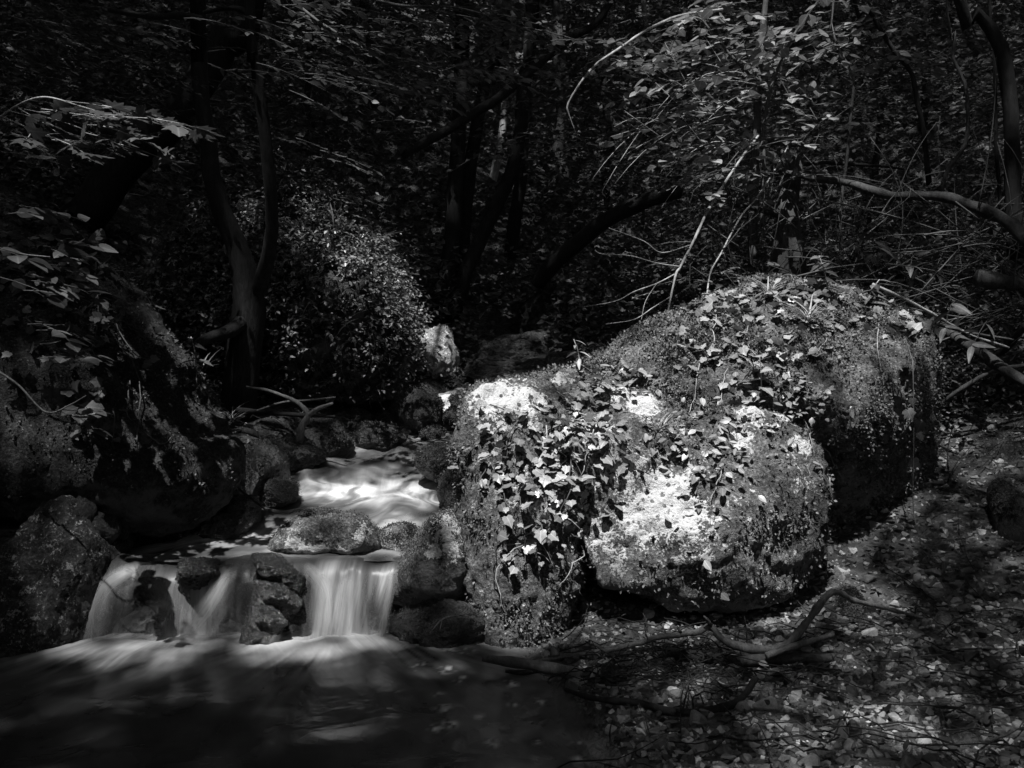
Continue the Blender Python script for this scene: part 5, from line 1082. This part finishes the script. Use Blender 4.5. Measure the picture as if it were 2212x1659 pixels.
# leafy boughs among the slim trunks on the slope
def mid_foliage(n, Xr, Yr, dr, size, seed, mat):
    r = np.random.default_rng(seed); C, A, L = [], [], []
    for _ in range(n):
        C.append(P(r.uniform(*Xr), r.uniform(*Yr), r.uniform(*dr))); A.append(r.uniform(0, 6.3)); L.append(r.uniform(.5, 1.2))
    ps, pos, fw, up = sprays(C, A, L, r, 'small', .065, .15); return ps, pos, frames(fw, up), size * r.uniform(.6, 1.3, len(pos))
for k, (n, Xr, Yr, dr, sz, l) in enumerate([(330, (-100, 560), (-80, 330), (8.5, 14), .075, 'dark leafy understory boughs behind the twin trunks'), (360, (560, 1250), (-80, 300), (9, 16), .08, 'leafy understory boughs behind the clump at the stream head'), (420, (1180, 1700), (-80, 380), (9, 16), .08, 'leafy understory boughs behind the arching pale branch'), (520, (1650, 2320), (-80, 420), (8.4, 14), .08, 'leafy understory boughs on the right slope behind the saplings')]):
    ps, pos, R, s_ = mid_foliage(n, Xr, Yr, dr, sz, 300 + k, 'under')
    t = thing('understory_foliage', l, 'foliage', tuple(pos.mean(0))); t['kind'] = 'stuff'
    leaf_stuff('foliage', 'small', pos, R, s_, 'under', t); twig_obj('twigs', ps[::2], .006, 'bark_mid', t, seg=3)

# ------------------------------------------------------------------ unseen canopy overhead, its gaps shaped to let sun onto chosen spots
def on_plane(p): p = np.asarray(p); return p[..., :2] - TO_SUN[:2] / TO_SUN[2] * (p[..., 2:3] - .8)
GAPS = [(1090, 870, 5.1, .36, .36, 1), (1200, 980, 4.85, .42, .40, 1), (1420, 1060, 4.8, .55, .40, 1), (1350, 870, 5.4, .55, .5, 1), (1600, 950, 5.0, .55, .45, 1), (1600, 760, 5.6, .75, .55, 1), (1850, 760, 5.7, .38, .40, 1), (1700, 1120, 4.9, .42, .34, .9), (1110, 1200, 4.8, .36, .3, .95), (1700, 640, 6.0, .9, .5, 1), (1920, 710, 6.0, .26, .26, .8), (1700, 1200, 4.85, .38, .25, .7), (1480, 1220, 4.72, .45, .25, .8),
        (740, 1260, 4.9, .42, .28, .42), (700, 1410, 4.7, .6, .3, .34), (790, 1060, 6.2, .6, .5, .7), (290, 1270, 4.9, .36, .3, .42), (330, 1410, 4.7, .36, .3, .42), (420, 1300, 4.85, .4, .3, .35), (700, 1140, 5.2, .45, .22, .8), (520, 1180, 5.25, .9, .2, .85), (590, 1280, 4.78, .22, .2, .9), (520, 1125, 5.55, .45, .25, .9), (800, 1120, 5.6, .5, .25, .8), (720, 900, 7.0, .7, .5, .35), (950, 1130, 5.0, .22, .2, 1),
        (930, 728, 9.8, .24, .2, .9), (805, 580, 7.7, .34, .6, .85), (690, 480, 7.9, .5, .5, .18), (985, 868, 8.8, .40, .6, 1), (900, 940, 7.5, .35, .4, .7), (1110, 760, 9.6, .5, .3, .25),
        (1580, 150, 7.2, .75, .55, .9), (1600, 300, 7.0, .65, .45, .9), (1760, 80, 7.4, .5, .4, .5), (1480, 560, 6.5, .5, .4, .8), (1340, 120, 6.5, .5, .3, .9), (2080, 1000, 6.8, .5, .9, .42), (2000, 420, 6.9, .8, .16, .6),
        (300, 640, 5.6, .14, .12, .7), (345, 690, 5.6, .16, .12, .85), (390, 745, 5.6, .14, .12, .85), (435, 805, 5.55, .14, .12, .85), (475, 860, 5.5, .14, .12, .85), (505, 925, 5.5, .12, .12, .85), (1650, 1385, 4.5, .22, .08, .5)]
def openness(q):
    L = np.zeros(len(q))
    for X, Y, d, rx, ry, a in GAPS:
        c = on_plane(P(X, Y, d)); e = ((q[:, 0] - c[0]) / rx) ** 2 + ((q[:, 1] - c[1]) / ry) ** 2
        L = np.maximum(L, a * np.exp(-(e ** 2) * .5))
    return L
LEAF['flat'] = (np.array([(0, 0, 0), (.36, .5, .08), (0, 1, -.05), (-.36, .5, .08)]), np.array([[0, 1, 2, 3]]), np.zeros((0, 3), int), np.array([(0, 0), (.36, .5), (0, 1), (-.36, .5)]))
def canopy(n, xr, yr, size, seed, z0, z1):
    r = np.random.default_rng(seed); x = r.uniform(*xr, n); y = r.uniform(*yr, n)
    g = np.maximum(ground_z(x, y, False), 0); z = g * .7 + z0 + (z1 - z0) * r.random(n)
    return np.column_stack([x, y, z]), size * r.uniform(.6, 1.3, n), r
LAI = 5.2
IN = (-11, 8, -11, 15)
pc, sc_, r = canopy(320000, IN[:2], IN[2:], .17, 5, 14.0, 21.0)
q = on_plane(pc); L = openness(q)
near = 1 - sstep(4.6, 5.4, q[:, 1])
base = .027 - .014 * near * (1 - sstep(.1, .5, q[:, 0])) + .15 * sstep(.1, .8, q[:, 0]) * near + .055 * sstep(.4, 1.8, q[:, 0]) * sstep(4.6, 5.6, q[:, 1]) + .024 * sstep(-2.0, .5, q[:, 0]) * sstep(8, 11, q[:, 1])
keep = np.minimum(1, -np.log(np.clip(np.maximum(L, base), .003, .999)) / LAI) > r.random(len(pc)); pc, sc_ = pc[keep], sc_[keep]
po, so, r2 = canopy(85000, (-48, 46), (-34, 50), .9, 6, 13.0, 20.0)
ins = (po[:, 0] > IN[0]) & (po[:, 0] < IN[1]) & (po[:, 1] > IN[2]) & (po[:, 1] < IN[3]); po, so = po[~ins], so[~ins]
ca = np.vstack([pc, po]); cs = np.concatenate([sc_, so]); nn = len(ca); r = np.random.default_rng(9)
Rc = frames(r.normal(0, 1, (nn, 3)) * [1, 1, .3], r.normal(0, .35, (nn, 3)) + [0, 0, 1])
CT = TREES[:9] + TREES[10:11] + TREES[15:]
own = np.full(nn, -1); best = np.full(nn, 2.6)
for k, (t, top) in enumerate(CT):
    dd = np.hypot(ca[:, 0] - top[0], ca[:, 1] - top[1]); m = dd < best; own[m] = k; best[m] = dd[m]
for k, (t, top) in enumerate(CT):
    m = own == k; leaf_stuff('crown', 'flat', ca[m], Rc[m], cs[m], 'canopy', t)
m = own < 0; leaf_stuff('forest_canopy', 'flat', ca[m], Rc[m], cs[m], 'canopy')
